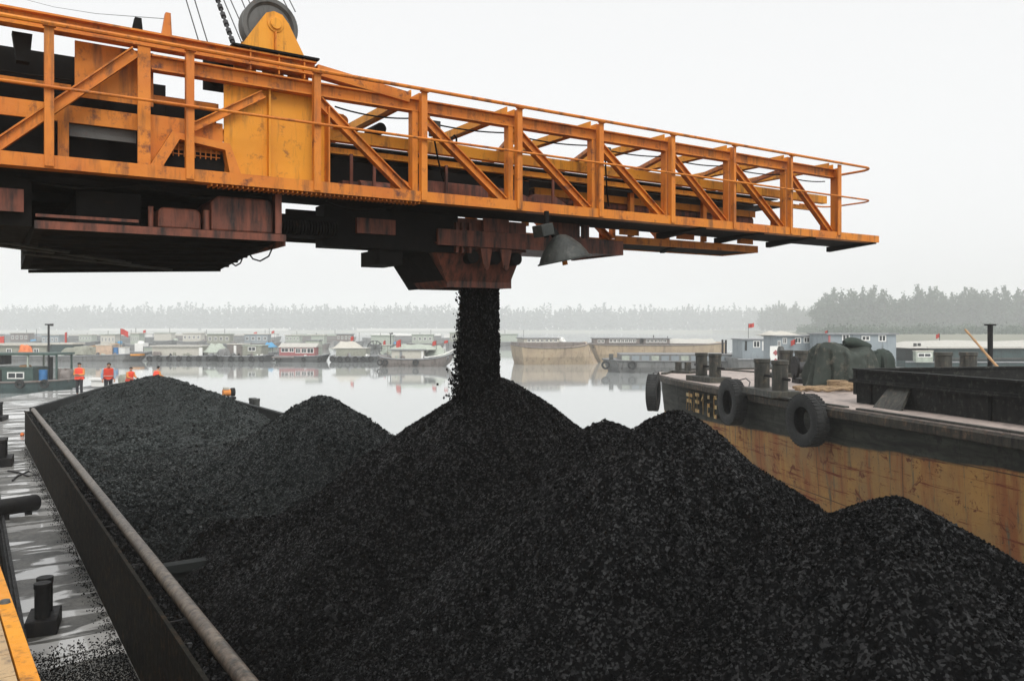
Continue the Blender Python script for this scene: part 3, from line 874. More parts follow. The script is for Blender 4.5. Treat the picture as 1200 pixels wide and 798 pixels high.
# frames to the right of the hopper
bp('lower_frame', MB().box(4.30, 7.01, 7.86, 7.90, 5.13, 5.31).box(6.97, 7.01, 7.91, 8.9, 5.13, 5.31).box(4.30, 6.96, 7.91, 8.85, 5.15, 5.165), 'red_oxide')
for q in ((5.85, 6.35, 7.93, 7.95, 5.312, 5.50), (6.42, 6.50, 7.93, 8.0, 5.312, CH0), (4.9, 5.25, 7.88, 7.90, 5.315, 5.47)):
    bp('frame_hanger', MB().box(*q), 'red_oxide')
bp('lower_walkway', MB().box(7.02, 9.84, 8.02, 8.04, 5.30, 5.40).box(7.02, 9.84, 8.70, 8.72, 5.30, 5.36).box(9.80, 9.84, 8.04, 8.70, 5.30, 5.37), 'orange')
bp('walkway_pan', MB().box(7.03, 9.79, 8.05, 8.69, 5.315, 5.33).bar((8.1, 8.05, 5.30), (8.5, 8.68, 5.30), 0.06, 0.03), 'soot')

# floodlight hanging under the boom
fl = thing('floodlight', 'grey dome floodlight with its gear box hung below the boom beside the hopper', 'floodlight', (5.37, 7.12, 5.0))
ax = Vector((0.20, -0.05, -0.96)).normalized()
fl_c = Vector((5.40, 7.10, 5.22))
MB().lathe([(0.0, -0.01), (0.05, 0.0), (0.10, 0.035), (0.16, 0.10), (0.205, 0.17), (0.22, 0.205), (0.235, 0.21), (0.235, 0.222), (0.215, 0.222), (0.19, 0.16), (0.10, 0.05), (0.0, 0.012)], fl_c, ax, 32).map(lambda p: fl_c + (p - fl_c) * 1.28).map(tilt).build('reflector', 'lamp_shade', fl, smooth=True)
MB().tube([fl_c + ax * 0.05, fl_c + ax * 0.33], 0.03, 12).map(tilt).build('lamp', 'orange', fl, smooth=True)
MB().bar((5.10, 7.10, 5.245), (5.27, 7.12, 5.285), 0.16, 0.13).map(tilt).build('gear_box', 'lamp_shade', fl, bevel=0.01)
MB().box(5.26, 5.30, 7.16, 7.2, 5.20, 5.49).bar((5.3, 7.14, 5.30), (5.40, 7.13, 5.19), 0.07, 0.06).map(tilt).build('bracket', 'soot', fl)

# ropes above the boom
def rope(x0, y0, Y0, x1, y1, Y1, r, label, knots=False, ext=4.0):
    p = W_(x0, Y0, EYE + (385 - y0) / 947 * Y0)
    q = W_(x1, Y1, EYE + (385 - y1) / 947 * Y1)
    q = p + (q - p) * ext
    m_ = MB().tube([p, q], r, 6)
    if knots:
        for k in range(26):
            c = p.lerp(q, (k + 0.5) / 26)
            m_.tube([c - (q - p).normalized() * 0.03, c + (q - p).normalized() * 0.03], r * 1.9, 6)
    o = thing('hoist_rope', label, 'rope', p, group='hoist ropes above the boom')
    m_.build('strand', 'rope', o)
for args in [
    (246, 92, 8.4, 218, 0, 9.0, 0.007, 'leftmost thin steel rope rising over the boom'),
    (256, 92, 8.4, 228, 0, 9.0, 0.007, 'second thin steel rope from the left above the boom'),
    (288, 62, 8.2, 262, 0, 8.7, 0.006, 'thin steel rope just right of the knotted chain'),
    (297, 60, 8.2, 270, 0, 8.7, 0.006, 'second thin steel rope right of the knotted chain'),
    (303, 48, 8.0, 283, 0, 8.4, 0.006, 'thin steel rope running to the left rim of the big pulley'),
    (307, 40, 8.0, 291, 0, 8.4, 0.006, 'inner thin rope at the left rim of the big pulley'),
    (306, 20, 8.0, 298, 0, 8.4, 0.015, 'short thick rope meeting the top left of the pulley'),
    (338, 12, 8.0, 332, 0, 8.3, 0.006, 'thin rope leaving the top of the pulley'),
    (346, 14, 8.0, 339, 0, 8.3, 0.006, 'rightmost thin rope behind the pulley top'),
]:
    rope(*args)
rope(277, 62, 8.3, 255, 0, 8.8, 0.016, 'dark knotted chain rising steeply left of the pulley', True)
p = Vector((1.40, 7.40, 6.85)); q = W_(30, 14, EYE + 385 / 947 * 14)
o = thing('overhead_wire', 'thin grey wire slanting up left from the boom top', 'wire', p)
MB().tube([p, p.lerp(q, 0.33) - Vector((0, 0, .05)), p.lerp(q, 0.66) - Vector((0, 0, .05)), q, p + (q - p) * 2.5], 0.003, 5).build('strand', 'grey_metal', o)

# ------------------------------------------------------------------ the coal barge
DK = 1.0
barge = thing('coal_barge', 'long dark barge loaded with coal under the loading boom', 'barge', (4.4, 18, 0))
hull = MB()
outline = [(0.45, -6), (8.35, -6), (8.35, 44), (7.2, 49), (3.2, 47.5), (0.45, 42.5)]
hull.prism(outline, 'z', -0.8, 0.86)
hull.build('hull', 'barge_side', barge)
# side decks (the hold is open): left strip, right strip, fore deck
HOLD = [(1.50, -4.0), (1.50, 26.6), (4.9, 36.2), (7.6, 40.0), (7.6, -4.0)]
def sheet(poly, z0, z1):
    return MB().prism(poly, 'z', z0, z1)
sheet([(0.45, -6), (1.50, -6), (1.50, 26.6), (2.9, 30.5), (0.45, 42.5)], 0.862, DK).build('side_deck', 'deck_wet', barge)
sheet([(7.62, -6), (8.35, -6), (8.35, 44), (7.62, 44)], 0.862, DK).build('side_deck', 'deck_wet', barge)
sheet([(0.452, 42.5), (2.902, 30.5), (4.92, 36.22), (7.618, 40.02), (7.618, 44), (8.348, 44.01), (7.2, 49), (3.2, 47.5)], 0.862, DK).build('fore_deck', 'deck_wet', barge)
MB().box(0.44, 0.48, -6, 42.4, DK, DK + 0.10).box(0.41, 0.44, -6, 42.4, DK - 0.25, DK + 0.05).build('gunwale', 'black_iron', barge)
# left coaming: outer plate, ledge, inner plate, pipe rail with its brackets
MB().box(1.29, 1.305, -4, 26.4, DK, 1.90).box(1.305, 1.47, -4, 26.4, 1.80, 1.815).box(1.27, 1.29, -4, 26.4, 1.875, 1.905).build('coaming', 'barge_side', barge)
MB().box(1.47, 1.485, -4, 26.6, 0.87, 1.86).build('hold_wall', 'hold_side', barge)
MB().tube([(1.50, -4, 1.90), (1.50, 26.5, 1.90)], 0.060, 20).build('pipe_rail', 'pipe', barge, smooth=True)
for i in range(15):
    y = -0.6 + i * 1.85
    MB().box(1.31, 1.45, y, y + 0.02, 1.816, 1.885).build('rail_bracket', 'black_iron', barge)
# fore and right walls of the hold
MB().prism([(1.50, 26.62), (4.9, 36.22), (7.6, 40.02), (7.6, 40.2), (4.8, 36.35), (1.42, 26.75)], 'z', DK - 0.1, 1.95).build('hold_wall', 'hold_side', barge)
MB().box(7.60, 7.615, -4, 40, 0.87, 1.68).box(7.56, 7.70, -4, 39.9, 1.682, 1.72).build('hold_wall', 'hold_side', barge)
MB().box(7.72, 7.74, -4, 39.9, DK, 1.60).build('coaming', 'barge_side', barge)
MB().box(1.30, 1.47, 26.42, 26.6, 1.0, 1.86).build('corner_post', 'barge_side', barge)
# cross girders inside the hold
for y in (-1.2, 10.55):
    MB().box(1.487, 7.598, y - 0.09, y + 0.09, 1.22, 1.32).box(1.487, 7.598, y - 0.01, y + 0.01, 0.9, 1.22).build('cross_girder', 'hold_side', barge)
# bollards on the left deck: base with two posts
def bitts(parent, c, h, r, ang, mat='black_iron', gap=None, base_h=0.12, name='bollard'):
    gap = gap or r * 2.9
    d = Vector((math.cos(ang), math.sin(ang), 0))
    c = Vector(c)
    bm_ = MB()
    bm_.bar(c - d * (gap / 2 + r * 1.9) + Vector((0, 0, base_h / 2)), c + d * (gap / 2 + r * 1.9) + Vector((0, 0, base_h / 2)), r * 4.0, base_h)
    b = bm_.build(name, mat, parent, bevel=0.012)
    for s in (-1, 1):
        p = c + d * (s * gap / 2)
        MB().lathe([(0.0, base_h), (r, base_h), (r, h * 0.88), (r * 1.1, h * 0.9), (r * 1.1, h), (0, h)], p, (0, 0, 1), 20).build('post', mat, b, smooth=True)
    return b
bitts(barge, (0.66, 9.95, DK), 0.52, 0.075, R(80), base_h=0.16)
bitts(barge, (0.62, 22.4, DK), 0.62, 0.12, R(85), base_h=0.2)
bitts(barge, (0.80, 33.4, DK), 0.62, 0.13, R(75), base_h=0.15)
bitts(barge, (8.02, 27.6, DK), 0.84, 0.12, R(92), 'grey_metal', base_h=0.1)
# roller fender lying across the deck edge
MB().tube([(0.20, 15.9, DK + 0.21), (0.98, 16.35, DK + 0.17)], 0.14, 18).build('roller_fender', 'black_iron', barge, smooth=True, bevel=0.02)
MB().box(0.47, 0.56, 15.95, 16.3, DK, DK + 0.09).build('fender_cradle', 'black_iron', barge)
MB().box(0.8, 0.9, 16.15, 16.45, DK, DK + 0.05).build('fender_cradle', 'black_iron', barge)
tag(MB().tube([(0.72, 21.3, DK + .02), (0.9, 20.9, DK + .025), (1.05, 20.3, DK + .02), (1.2, 20.4, DK + .02), (1.1, 20.9, DK + .03), (0.85, 20.4, DK + .02), (0.75, 19.9, DK + .02)], 0.02, 6)
    .build('mooring_rope', 'rope', smooth=True), 'dark mooring rope lying loose on the wet barge deck', 'rope')
ro = MB().lathe([(0.0, 0.0), (0.05, 0.01), (0.06, 0.05), (0.03, 0.10), (0.0, 0.11)], G_(26, 511, DK), (0, 0, 1), 12)
tag(ro.build('float', 'orange_cloth', smooth=True), 'small orange float lying on the pale deck beside the hold', 'float')
# pump on the right coaming
pq = thing('pump', 'small orange and black pump standing on the far barge edge', 'pump', W_(268, 30.0, 1.72))
pq.location = G_(268, 467.5, 1.725)
P0 = pq.location
MB().box(P0.x - 0.22, P0.x + 0.22, P0.y - 0.15, P0.y + 0.15, 1.72, 1.80).build('base', 'black_iron', pq)
MB().tube([P0 + Vector((-0.2, 0, .22)), P0 + Vector((0.05, 0, .22))], 0.12, 12).build('motor', 'sleeve_orange', pq, smooth=True)
MB().lathe([(0, -.06), (.15, -.06), (.15, .06), (0, .06)], P0 + Vector((0.14, 0, .24)), (1, 0, 0), 14).build('casing', 'black_iron', pq, smooth=True)
MB().box(P0.x - 0.18, P0.x, P0.y - 0.08, P0.y + 0.08, 2.06, 2.14).build('cap', 'cream', pq)

# ------------------------------------------------------------------ coal
HEAPS = [  # x, y, z, slope, rounding
    (4.7, 26.6, 2.74, 0.42, 0.35),
    (5.0, 13.3, 3.04, 0.66, 0.22),
    (5.50, 8.55, 3.58, 0.69, 0.20),
    (5.62, 6.55, 3.24, 0.72, 0.14),
    (5.0, 4.95, 3.50, 0.78, 0.15),
    (5.05, 3.06, 3.08, 0.62, 0.20),
]
HLAB = ['farthest coal heap, smooth and grey with dust, below the workers',
        'rounded coal heap left of the falling coal stream',
        'tall coal heap standing right under the falling coal stream',
        'small coal tip peeping between the two tallest heaps',
        'biggest nearest coal heap in the middle, peak below the moored barge bow',
        'lowest coal heap in the near right corner beside the ochre hull']
def vnoise(x, y, seed):
    """smooth value noise on arrays"""
    xi, yi = np.floor(x).astype(np.int64), np.floor(y).astype(np.int64)
    xf, yf = x - xi, y - yi
    u, v = xf * xf * (3 - 2 * xf), yf * yf * (3 - 2 * yf)
    def h(i, j):
        n_ = (i * 374761393 + j * 668265263 + seed * 982451653) & 0x7fffffff
        n_ = ((n_ ^ (n_ >> 13)) * 1274126177) & 0x7fffffff
        return ((n_ ^ (n_ >> 16)) & 0xffff) / 65535.0
    return (h(xi, yi) * (1 - u) + h(xi + 1, yi) * u) * (1 - v) + (h(xi, yi + 1) * (1 - u) + h(xi + 1, yi + 1) * u) * v - 0.5
def fbm(x, y, seed, o=4):
    s, a = 0, 1.0
    for k in range(o):
        s = s + a * vnoise(x * 2 ** k, y * 2 ** k, seed + k)
        a *= 0.5
    return s
def heap_z(x, y):
    zs = []
    wx = x + 0.10 * fbm(x * 0.9, y * 0.9, 5, 3)
    wy = y + 0.10 * fbm(x * 0.9, y * 0.9, 9, 3)
    for i, (hx, hy, hzz, sl, c) in enumerate(HEAPS):
        dx, dy = wx - hx, wy - hy
        if i == 0:
            dy = dy * 0.72
        r = np.sqrt(dx * dx + dy * dy)
        th = np.arctan2(dy, dx)
        # slides: ridges running down the slope
        fur = fbm(th * 4.2 + 0.6 * vnoise(r * 1.5, th * 2, 40 + i), r * 0.55, 60 + i * 7, 3) * np.clip(r, 0, 1.6) * (0.13 if i > 1 else 0.16)
        terr = np.abs(vnoise(th * 9 + r * 0.8, r * 1.1, 80 + i)) * np.clip(r, 0, 1.2) * 0.11
        z = hzz - sl * (np.sqrt(r * r + c * c) - c) + fur - terr
        zs.append(z)
    zs = np.array(zs)
    own = zs.argmax(0)
    srt = np.sort(zs, 0)
    d = srt[-1] - srt[-2]
    k = 0.05
    z = srt[-1] + np.where(d < k, (k - d) ** 2 / (4 * k), 0)
    z = z + 0.03 * fbm(x * 2.3, y * 2.3, 21, 3)
    base = 0.95 + 0.72 * np.clip((y - 10.7) / 1.6, 0, 1) * np.clip((7.9 - x) / 1.5, 0.25, 1)
    base = base + 0.55 * np.clip((x - 2.15) / 0.5, 0, 1) * np.clip((y - 8.8) / 1.0, 0, 1) * np.clip((12.0 - y) / 1.0, 0, 1)
    return np.maximum(z, base + 0.06 * fbm(x * 3, y * 3, 33, 3)), own

def shapes(n, rnd):
    """angular lump shapes: jittered 8-corner blocks"""
    base = np.array([(x, y, z) for z in (-1, 1) for y in (-1, 1) for x in (-1, 1)], float)
    fc = np.array([(0, 2, 3, 1), (4, 5, 7, 6), (0, 1, 5, 4), (2, 6, 7, 3), (0, 4, 6, 2), (1, 3, 7, 5)])
    tri = []
    for f in fc:
        tri += [(f[0], f[1], f[2]), (f[0], f[2], f[3])]
    return [base * rnd.uniform(0.45, 1.0, (1, 3)) + rnd.uniform(-0.38, 0.38, (8, 3)) for _ in range(n)], np.array(tri)
LSH, LTRI = shapes(24, np.random.default_rng(2))
LSH = np.array(LSH)
def lumps(pts, size, rnd, stretch=None):
    """vertices and triangles of angular lumps at pts"""
    n = len(pts)
    sh = LSH[rnd.integers(0, len(LSH), n)] * 0.62
    q = rnd.normal(size=(n, 4)); q /= np.linalg.norm(q, axis=1)[:, None]
    w, x, y, z = q.T
    Rm = np.stack([1 - 2 * (y * y + z * z), 2 * (x * y - z * w), 2 * (x * z + y * w),
                   2 * (x * y + z * w), 1 - 2 * (x * x + z * z), 2 * (y * z - x * w),
                   2 * (x * z - y * w), 2 * (y * z + x * w), 1 - 2 * (x * x + y * y)], 1).reshape(n, 3, 3)
    v = np.einsum('nij,nkj->nki', Rm, sh) * size[:, None, None]
    if stretch is not None:
        v = v * np.array(stretch)
    v = v + pts[:, None, :]
    t_ = (LTRI[None] + 8 * np.arange(n)[:, None, None]).reshape(-1, 3)
    return v.reshape(-1, 3), t_
def np_mesh(name, v, f, mat, smooth=False):
    me = bpy.data.meshes.new(name)
    k = f.shape[1]
    me.vertices.add(len(v))
    me.vertices.foreach_set('co', np.ascontiguousarray(v, dtype=np.float32).ravel())
    me.loops.add(len(f) * k)
    me.loops.foreach_set('vertex_index', np.ascontiguousarray(f, dtype=np.int32).ravel())
    me.polygons.add(len(f))
    me.polygons.foreach_set('loop_start', np.arange(0, len(f) * k, k, dtype=np.int32))
    me.polygons.foreach_set('use_smooth', np.full(len(f), smooth))
    me.materials.append(M[mat])
    me.update(calc_edges=True)
    o = bpy.data.objects.new(name, me)
    COL.objects.link(o)
    return o
def inside_hold(x, y):
    lim = np.where(y < 26.5, 1.5, np.where(y < 36.1, 1.5 + (y - 26.5) * 0.354, 4.9 + (y - 36.1) * 0.71))
    return (x > lim) & (x < 7.58)

X0, X1 = 1.50, 7.58
gv, gf, go = [], [], []
def grid(y0, y1, step):
    xs = np.arange(X0, X1 + step * 0.5, step)
    ys = np.arange(y0, y1 + step * 0.5, step)
    gx, gy = np.meshgrid(xs, ys)
    z, own = heap_z(gx, gy)
    z = z + 0.35 * step * rng.uniform(-1, 1, z.shape)
    nx, ny = len(xs), len(ys)
    idx = np.arange(nx * ny).reshape(ny, nx)
    a, b, c, d = idx[:-1, :-1], idx[:-1, 1:], idx[1:, 1:], idx[1:, :-1]
    q = np.stack([a, b, c, d], -1).reshape(-1, 4)
    keep = inside_hold(gx, gy)
    kq = keep.ravel()[q].all(1)
    t_ = np.concatenate([q[:, [0, 1, 2]], q[:, [0, 2, 3]]])[np.concatenate([kq, kq])]
    fo = own.ravel()[t_[:, 0]]
    return np.stack([gx, gy, z], -1).reshape(-1, 3), t_, fo
parts_v, parts_f, parts_o, parts_m = [], [], [], []
off = 0
for y0, y1, st in ((-3.9, -0.4, 0.06), (-0.4, 9.6, 0.03), (9.6, 18.0, 0.06), (18.0, 39.6, 0.09)):
    v, f, fo = grid(y0, y1, st)
    parts_v.append(v); parts_f.append(f + off); parts_o.append(fo); parts_m.append(np.zeros(len(f), np.int32))
    off += len(v)
for y0, y1, dens, s0, s1 in ((-3.8, -0.2, 500, 0.012, 0.03), (-0.2, 3.2, 7000, 0.005, 0.0145), (3.2, 6.5, 6000, 0.0055, 0.0155), (6.5, 10.5, 3400, 0.008, 0.020), (10.5, 18, 900, 0.012, 0.030), (18, 37, 170, 0.02, 0.045)):
    n_ = int((y1 - y0) * (X1 - X0) * dens)
    x = rng.uniform(X0 + 0.02, X1 - 0.02, n_); y = rng.uniform(y0, y1, n_)
    k = inside_hold(x - 0.03, y)
    pat = np.clip(0.62 + 1.5 * fbm(x * 1.2, y * 1.2, 101, 3) + 0.7 * vnoise(x * 5, y * 5, 113), 0.12, 1.0)
    k &= rng.random(n_) < pat
    x, y = x[k], y[k]
    z, own = heap_z(x, y)
    sz = (s0 + (s1 - s0) * rng.random(len(x)) ** 2.2) * (0.85 + 0.5 * np.clip((3.3 - z) / 2.0, 0, 1))
    big = rng.random(len(x)) < 0.010
    sz[big] *= rng.uniform(1.5, 2.6, big.sum())
    v, f = lumps(np.stack([x, y, z + sz * 0.25], 1), sz, rng)
    parts_v.append(v); parts_f.append(f + off); parts_o.append(np.repeat(own, 12)); parts_m.append(np.ones(len(f), np.int32))
    off += len(v)
AV = np.concatenate(parts_v); AF = np.concatenate(parts_f); AO = np.concatenate(parts_o); AM = np.concatenate(parts_m)
for i, h in enumerate(HEAPS):
    f = AF[AO == i]
    uq, inv = np.unique(f.ravel(), return_inverse=True)
    c = np.array([h[0], h[1], 0.95])
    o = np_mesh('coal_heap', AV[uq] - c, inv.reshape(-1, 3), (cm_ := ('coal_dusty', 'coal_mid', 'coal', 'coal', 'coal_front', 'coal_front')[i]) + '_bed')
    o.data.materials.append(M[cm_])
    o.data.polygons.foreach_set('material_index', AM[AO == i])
    o.location = c
    tag(o, HLAB[i], 'coal heap', 'coal heaps in the barge')
# coal dribbled along the coaming ledge and on the deck
n_ = 14000
y = rng.uniform(-0.5, 26, n_); x = rng.uniform(1.315, 1.45, n_)
v, f = lumps(np.stack([x, y, np.full(n_, 1.815) + rng.uniform(0, 0.06, n_)], 1), rng.uniform(0.008, 0.026, n_), rng)
n2 = 3000
y2 = rng.uniform(3.0, 25, n2) ** 1.0; x2 = 1.28 - np.abs(rng.normal(0, 0.07, n2)); 
x2 = np.clip(x2, 0.5, 1.275)
v2, f2 = lumps(np.stack([x2, y2, np.full(n2, DK + 0.006)], 1), rng.uniform(0.004, 0.012, n2), rng)
n3 = 20000
y3 = 9.4 - 3.9 * rng.random(n3) ** 0.55; x3 = rng.uniform(0.5, 1.28, n3)
v3, f3 = lumps(np.stack([x3, y3, np.full(n3, DK + 0.004)], 1), rng.uniform(0.005, 0.012, n3), rng)
o = np_mesh('coal_spill', np.concatenate([v, v2, v3]), np.concatenate([f, f2 + len(v), f3 + len(v) + len(v2)]), 'coal')
tag(o, 'coal crumbs spilt along the coaming and the wet deck', kind='stuff')
# the falling stream
zt, zb = 4.78, 3.35
ns = 60000
z = zt - (zt - zb) * rng.random(ns) ** 0.9
fr = (zt - z) / (zt - zb)
x = 5.205 + rng.uniform(-0.205, 0.205, ns) * (1 + 0.08 * fr); yy = 8.45 + rng.uniform(-.12, .12, ns)
nl = 4200
zl = zt - 0.1 - (zt - zb - 0.1) * rng.random(nl)
frl = (zt - zl) / (zt - zb)
xl = 5.0 - np.abs(rng.normal(0, 0.075, nl)) * (0.12 + 1.1 * frl ** 1.3); yl = 8.45 + rng.normal(0, 0.07, nl)
pts = np.concatenate([np.stack([x, yy, z], 1), np.stack([xl, yl, zl], 1)])
sz = np.concatenate([rng.uniform(0.006, 0.017, ns), rng.uniform(0.006, 0.017, nl)])
v, f = lumps(pts, sz, rng, (1, 1, 1.6))
o = np_mesh('falling_coal', v, f, 'coal')
tag(o, 'black stream of coal falling from the hopper chute', kind='stuff')

# ------------------------------------------------------------------ dock in the near left corner
dock = thing('dock', 'pale boarded dock with an orange steel edge in the near left corner', 'dock', (0.27, 4.23, 0))
MB().box(-9, 0.19, -6, 40, 2.42, 2.56).build('deck_frame', 'black_iron', dock)
for i in range(150):
    y = -5.98 + i * 0.305
    MB().box(-9, 0.185, y, y + 0.295, 2.562, 2.60).build('board', 'dock_boards', dock) if y < 12 else None
MB().box(0.195, 0.27, -6, 40, 2.40, 2.60).build('edge_strip', 'yellow', dock)
for y in (-4, 2, 9, 16, 24, 32, 39):
    MB().tube([(-0.2, y, -1.0), (-0.2, y, 2.42)], 0.16, 14).build('pile', 'black_iron', dock, smooth=True)
for y in (5.57, 3.1):
    MB().lathe([(0.0, 0.02), (0.025, 0.018), (0.03, 0.0)], (0.232, y, 2.60), (0, 0, 1), 10).build('bolt', 'grey_metal', dock, smooth=True)
dock.rotation_euler = (0, 0, R(2.5))
def tyre(name, c, axis, ro_, w, parent=None, mat='rubber', n=40, tread=True):
    """a worn tyre: casing turned about axis, with tread blocks and a hollow middle"""
    ri = ro_ * 0.52
    prof = [(ri, -w * 0.36), (ri * 1.15, -w * 0.46), (ro_ * 0.82, -w * 0.5), (ro_ * 0.95, -w * 0.44), (ro_ * 0.985, -w * 0.30), (ro_, 0.0),
            (ro_ * 0.985, w * 0.30), (ro_ * 0.95, w * 0.44), (ro_ * 0.82, w * 0.5), (ri * 1.15, w * 0.46), (ri, w * 0.36),
            (ri * 1.06, w * 0.33), (ro_ * 0.88, w * 0.34), (ro_ * 0.9, 0), (ro_ * 0.88, -w * 0.34), (ri * 1.06, -w * 0.33)]
    b = MB().lathe(prof, c, axis, n, close=True)
    if tread:
        ax_ = Vector(axis).normalized()
        s = ax_.cross(Vector((0, 0, 1)) if abs(ax_.z) < 0.9 else Vector((1, 0, 0))).normalized()
        u = ax_.cross(s)
        for k in range(n):
            a = 2 * math.pi * (k + 0.5) / n
            rd = s * math.cos(a) + u * math.sin(a)
            for sg in (-1, 1):
                p = Vector(c) + rd * (ro_ * 0.985)
                b.bar(p + ax_ * (sg * w * 0.06), p + ax_ * (sg * w * 0.43), ro_ * 0.085, ro_ * 0.05, rd)
    return b.build(name, mat, parent, smooth=True)
# ------------------------------------------------------------------ the empty barge on the right
RBZ = 2.85
rb = thing('empty_barge', 'empty high-sided barge with ochre hull and dusty deck at the right', 'barge', (11.08, 4.88, 0), -R(20), world=False)
RBM = Matrix.Translation((11.08, 4.88, 0)) @ Matrix.Rotation(-R(20), 4, 'Z')
RBI = RBM.inverted()
OUT = [(0, -14), (0, 3.9), (0.14, 5.6), (0.31, 7.2), (0.56, 9.9), (0.82, 12.0), (1.15, 13.6), (1.7, 14.9), (2.6, 15.7), (6.4, 15.7), (7.3, 14.9), (7.85, 13.6), (8.18, 12.0), (8.44, 9.9), (8.69, 7.2), (9, 3.9), (9, -14)]
def ring(inset, rake):
    r = []
    for x, y in OUT:
        x2 = 4.5 + (x - 4.5) * (1 - inset / 4.5)
        k = max(0, (y - 6) / 9.7)
        r.append((x2, y - rake * k * k - inset * (1 if y > 0 else 0)))
    return r
def loft(rings, mb=None, cap_top=False):
    mb = mb or MB()
    vs, fs = [], []
    n = len(rings[0][0])
    for r, z in rings:
        vs += [(x, y, z) for x, y in r]
    for i in range(len(rings) - 1):
        for k in range(n):
            j = (k + 1) % n
            fs.append((i * n + k, i * n + j, (i + 1) * n + j, (i + 1) * n + k))
    fs.append(tuple(range(n - 1, -1, -1)))
    if cap_top:
        fs.append(tuple(range((len(rings) - 1) * n, len(rings) * n)))
    return mb.add(vs, fs)
loft([(ring(0.4, 1.6), -0.5), (ring(0.22, 0.8), 0.6), (ring(0.12, 0.15), 1.7), (ring(0.10, 0.02), 2.3), (ring(0.09, 0.0), 2.655)]).build('hull', 'ochre_hull', rb)
loft([(ring(-0.02, 0), 2.658), (ring(-0.06, 0), 2.68), (ring(-0.06, 0), 2.80), (ring(-0.02, 0), 2.838)]).build('rubbing_strake', 'strake', rb)
HB = [(0.92, -13.9), (0.92, 4.4), (8.08, 4.4), (8.08, -13.9)]
dk = MB()
o_ = ring(0.015, 0)
dk.prism(o_[:2] + [(0.02, 4.42), (8.98, 4.42)] + o_[-1:], 'z', 2.70, 2.8) if False else None
dk.prism([(0.016, -13.98), (0.90, -13.98), (0.90, 4.42), (0.03, 4.42), (0.016, 3.9)], 'z', 2.78, RBZ)
dk.prism([(8.10, -13.98), (8.984, -13.98), (8.984, 3.9), (8.96, 4.42), (8.10, 4.42)], 'z', 2.78, RBZ)
dk.prism([(0.031, 4.422)] + [p for p in o_ if p[1] > 4.5] + [(8.959, 4.422)], 'z', 2.78, RBZ)
dk.build('deck', 'bow_deck', rb)
cm = MB()
cm.box(0.90, 0.93, -13.9, 4.40, RBZ, 3.44).box(8.07, 8.10, -13.9, 4.40, RBZ, 3.44).box(0.90, 8.10, 4.401, 4.43, RBZ, 3.44)
cm.box(0.84, 0.97, -13.9, 4.47, 3.442, 3.475).box(8.03, 8.16, -13.9, 4.47, 3.442, 3.475).box(0.971, 8.029, 4.37, 4.48, 3.442, 3.475)
cm.box(0.80, 0.899, -13.9, 4.53, 3.22, 3.245).box(0.88, 0.90, 4.43, 4.50, 3.0, 3.44).box(0.81, 0.83, -13.9, 4.52, 3.246, 3.285)
cm.build('coaming', 'cargo_coaming', rb)
cm2 = MB()
for y in (2.95, 0.2, -2.6, -5.5):
    cm2.add([(0.60, y, RBZ), (0.60, y + 0.62, RBZ), (0.885, y + 0.60, 3.20), (0.885, y + 0.05, 3.20), (0.62, y, RBZ - 0.005), (0.62, y + 0.62, RBZ - 0.005), (0.897, y + 0.6, 3.19), (0.897, y + 0.05, 3.19)],
            [(0, 1, 2, 3), (7, 6, 5, 4), (0, 4, 5, 1), (1, 5, 6, 2), (2, 6, 7, 3), (3, 7, 4, 0)])
cm2.build('coaming_bracket', 'grey_green', rb) if False else None
for y in (2.95, -0.35, -3.6):
    MB().add([(0.60, y, RBZ), (0.60, y + 0.66, RBZ), (0.885, y + 0.60, 3.21), (0.885, y + 0.10, 3.21), (0.66, y, RBZ), (0.66, y + 0.66, RBZ), (0.899, y + 0.6, 3.15), (0.899, y + 0.10, 3.15)],
            [(0, 1, 2, 3), (7, 6, 5, 4), (0, 4, 5, 1), (1, 5, 6, 2), (2, 6, 7, 3), (3, 7, 4, 0)]).build('coaming_bracket', 'grey_green', rb)
for y in (4.0, 1.4, -1.2, -3.8):
    MB().box(0.875, 0.899, y, y + 0.05, RBZ, 3.218).build('stiffener', 'soot', rb)
MB().box(0.94, 8.06, -13.9, 4.36, 0.9, 0.95).build('hold_floor', 'soot', rb)
# flat bars welded on the side deck edge, bow lip
MB().box(0.04, 0.13, 3.6, 7.0, RBZ + 0.001, RBZ + 0.03).box(0.03, 0.12, -0.5, 3.3, RBZ + 0.001, RBZ + 0.03).build('edge_bar', 'grey_green', rb)
MB().bar((1.25, 13.55, RBZ + 0.03), (2.65, 15.55, RBZ + 0.03), 0.14, 0.06).bar((2.7, 15.6, RBZ + 0.03), (6.3, 15.6, RBZ + 0.03), 0.14, 0.06).build('bow_lip', 'grey_green', rb)
def rbl(px, py, z=RBZ):
    """photo position on the barge deck -> barge coordinates"""
    return RBI @ G_(px, py, z)
def rb_bitts(pa, pb, h, r, mat='grey_green', base_h=0.14):
    a, b = rbl(*pa), rbl(*pb)
    c = (a + b) / 2
    d = b - a
    return bitts(rb, (c.x, c.y, RBZ), h, r, math.atan2(d.y, d.x), mat, d.length, base_h)
x_ = rb_bitts((893, 461), (914, 465), 0.72, 0.155, base_h=0.13)
rb_bitts((822, 446), (838, 448), 0.72, 0.15, base_h=0.14)
rb_bitts((795, 437), (806, 437.5), 0.34, 0.10, base_h=0.08)
rb_bitts((921, 441), (940, 442), 0.74, 0.19, base_h=0.10)
for off, s in ((6.05, 8.0),):
    bitts(rb, (off + .3, s, RBZ), 0.78, 0.19, R(0), 'grey_green', 0.72, 0.1)
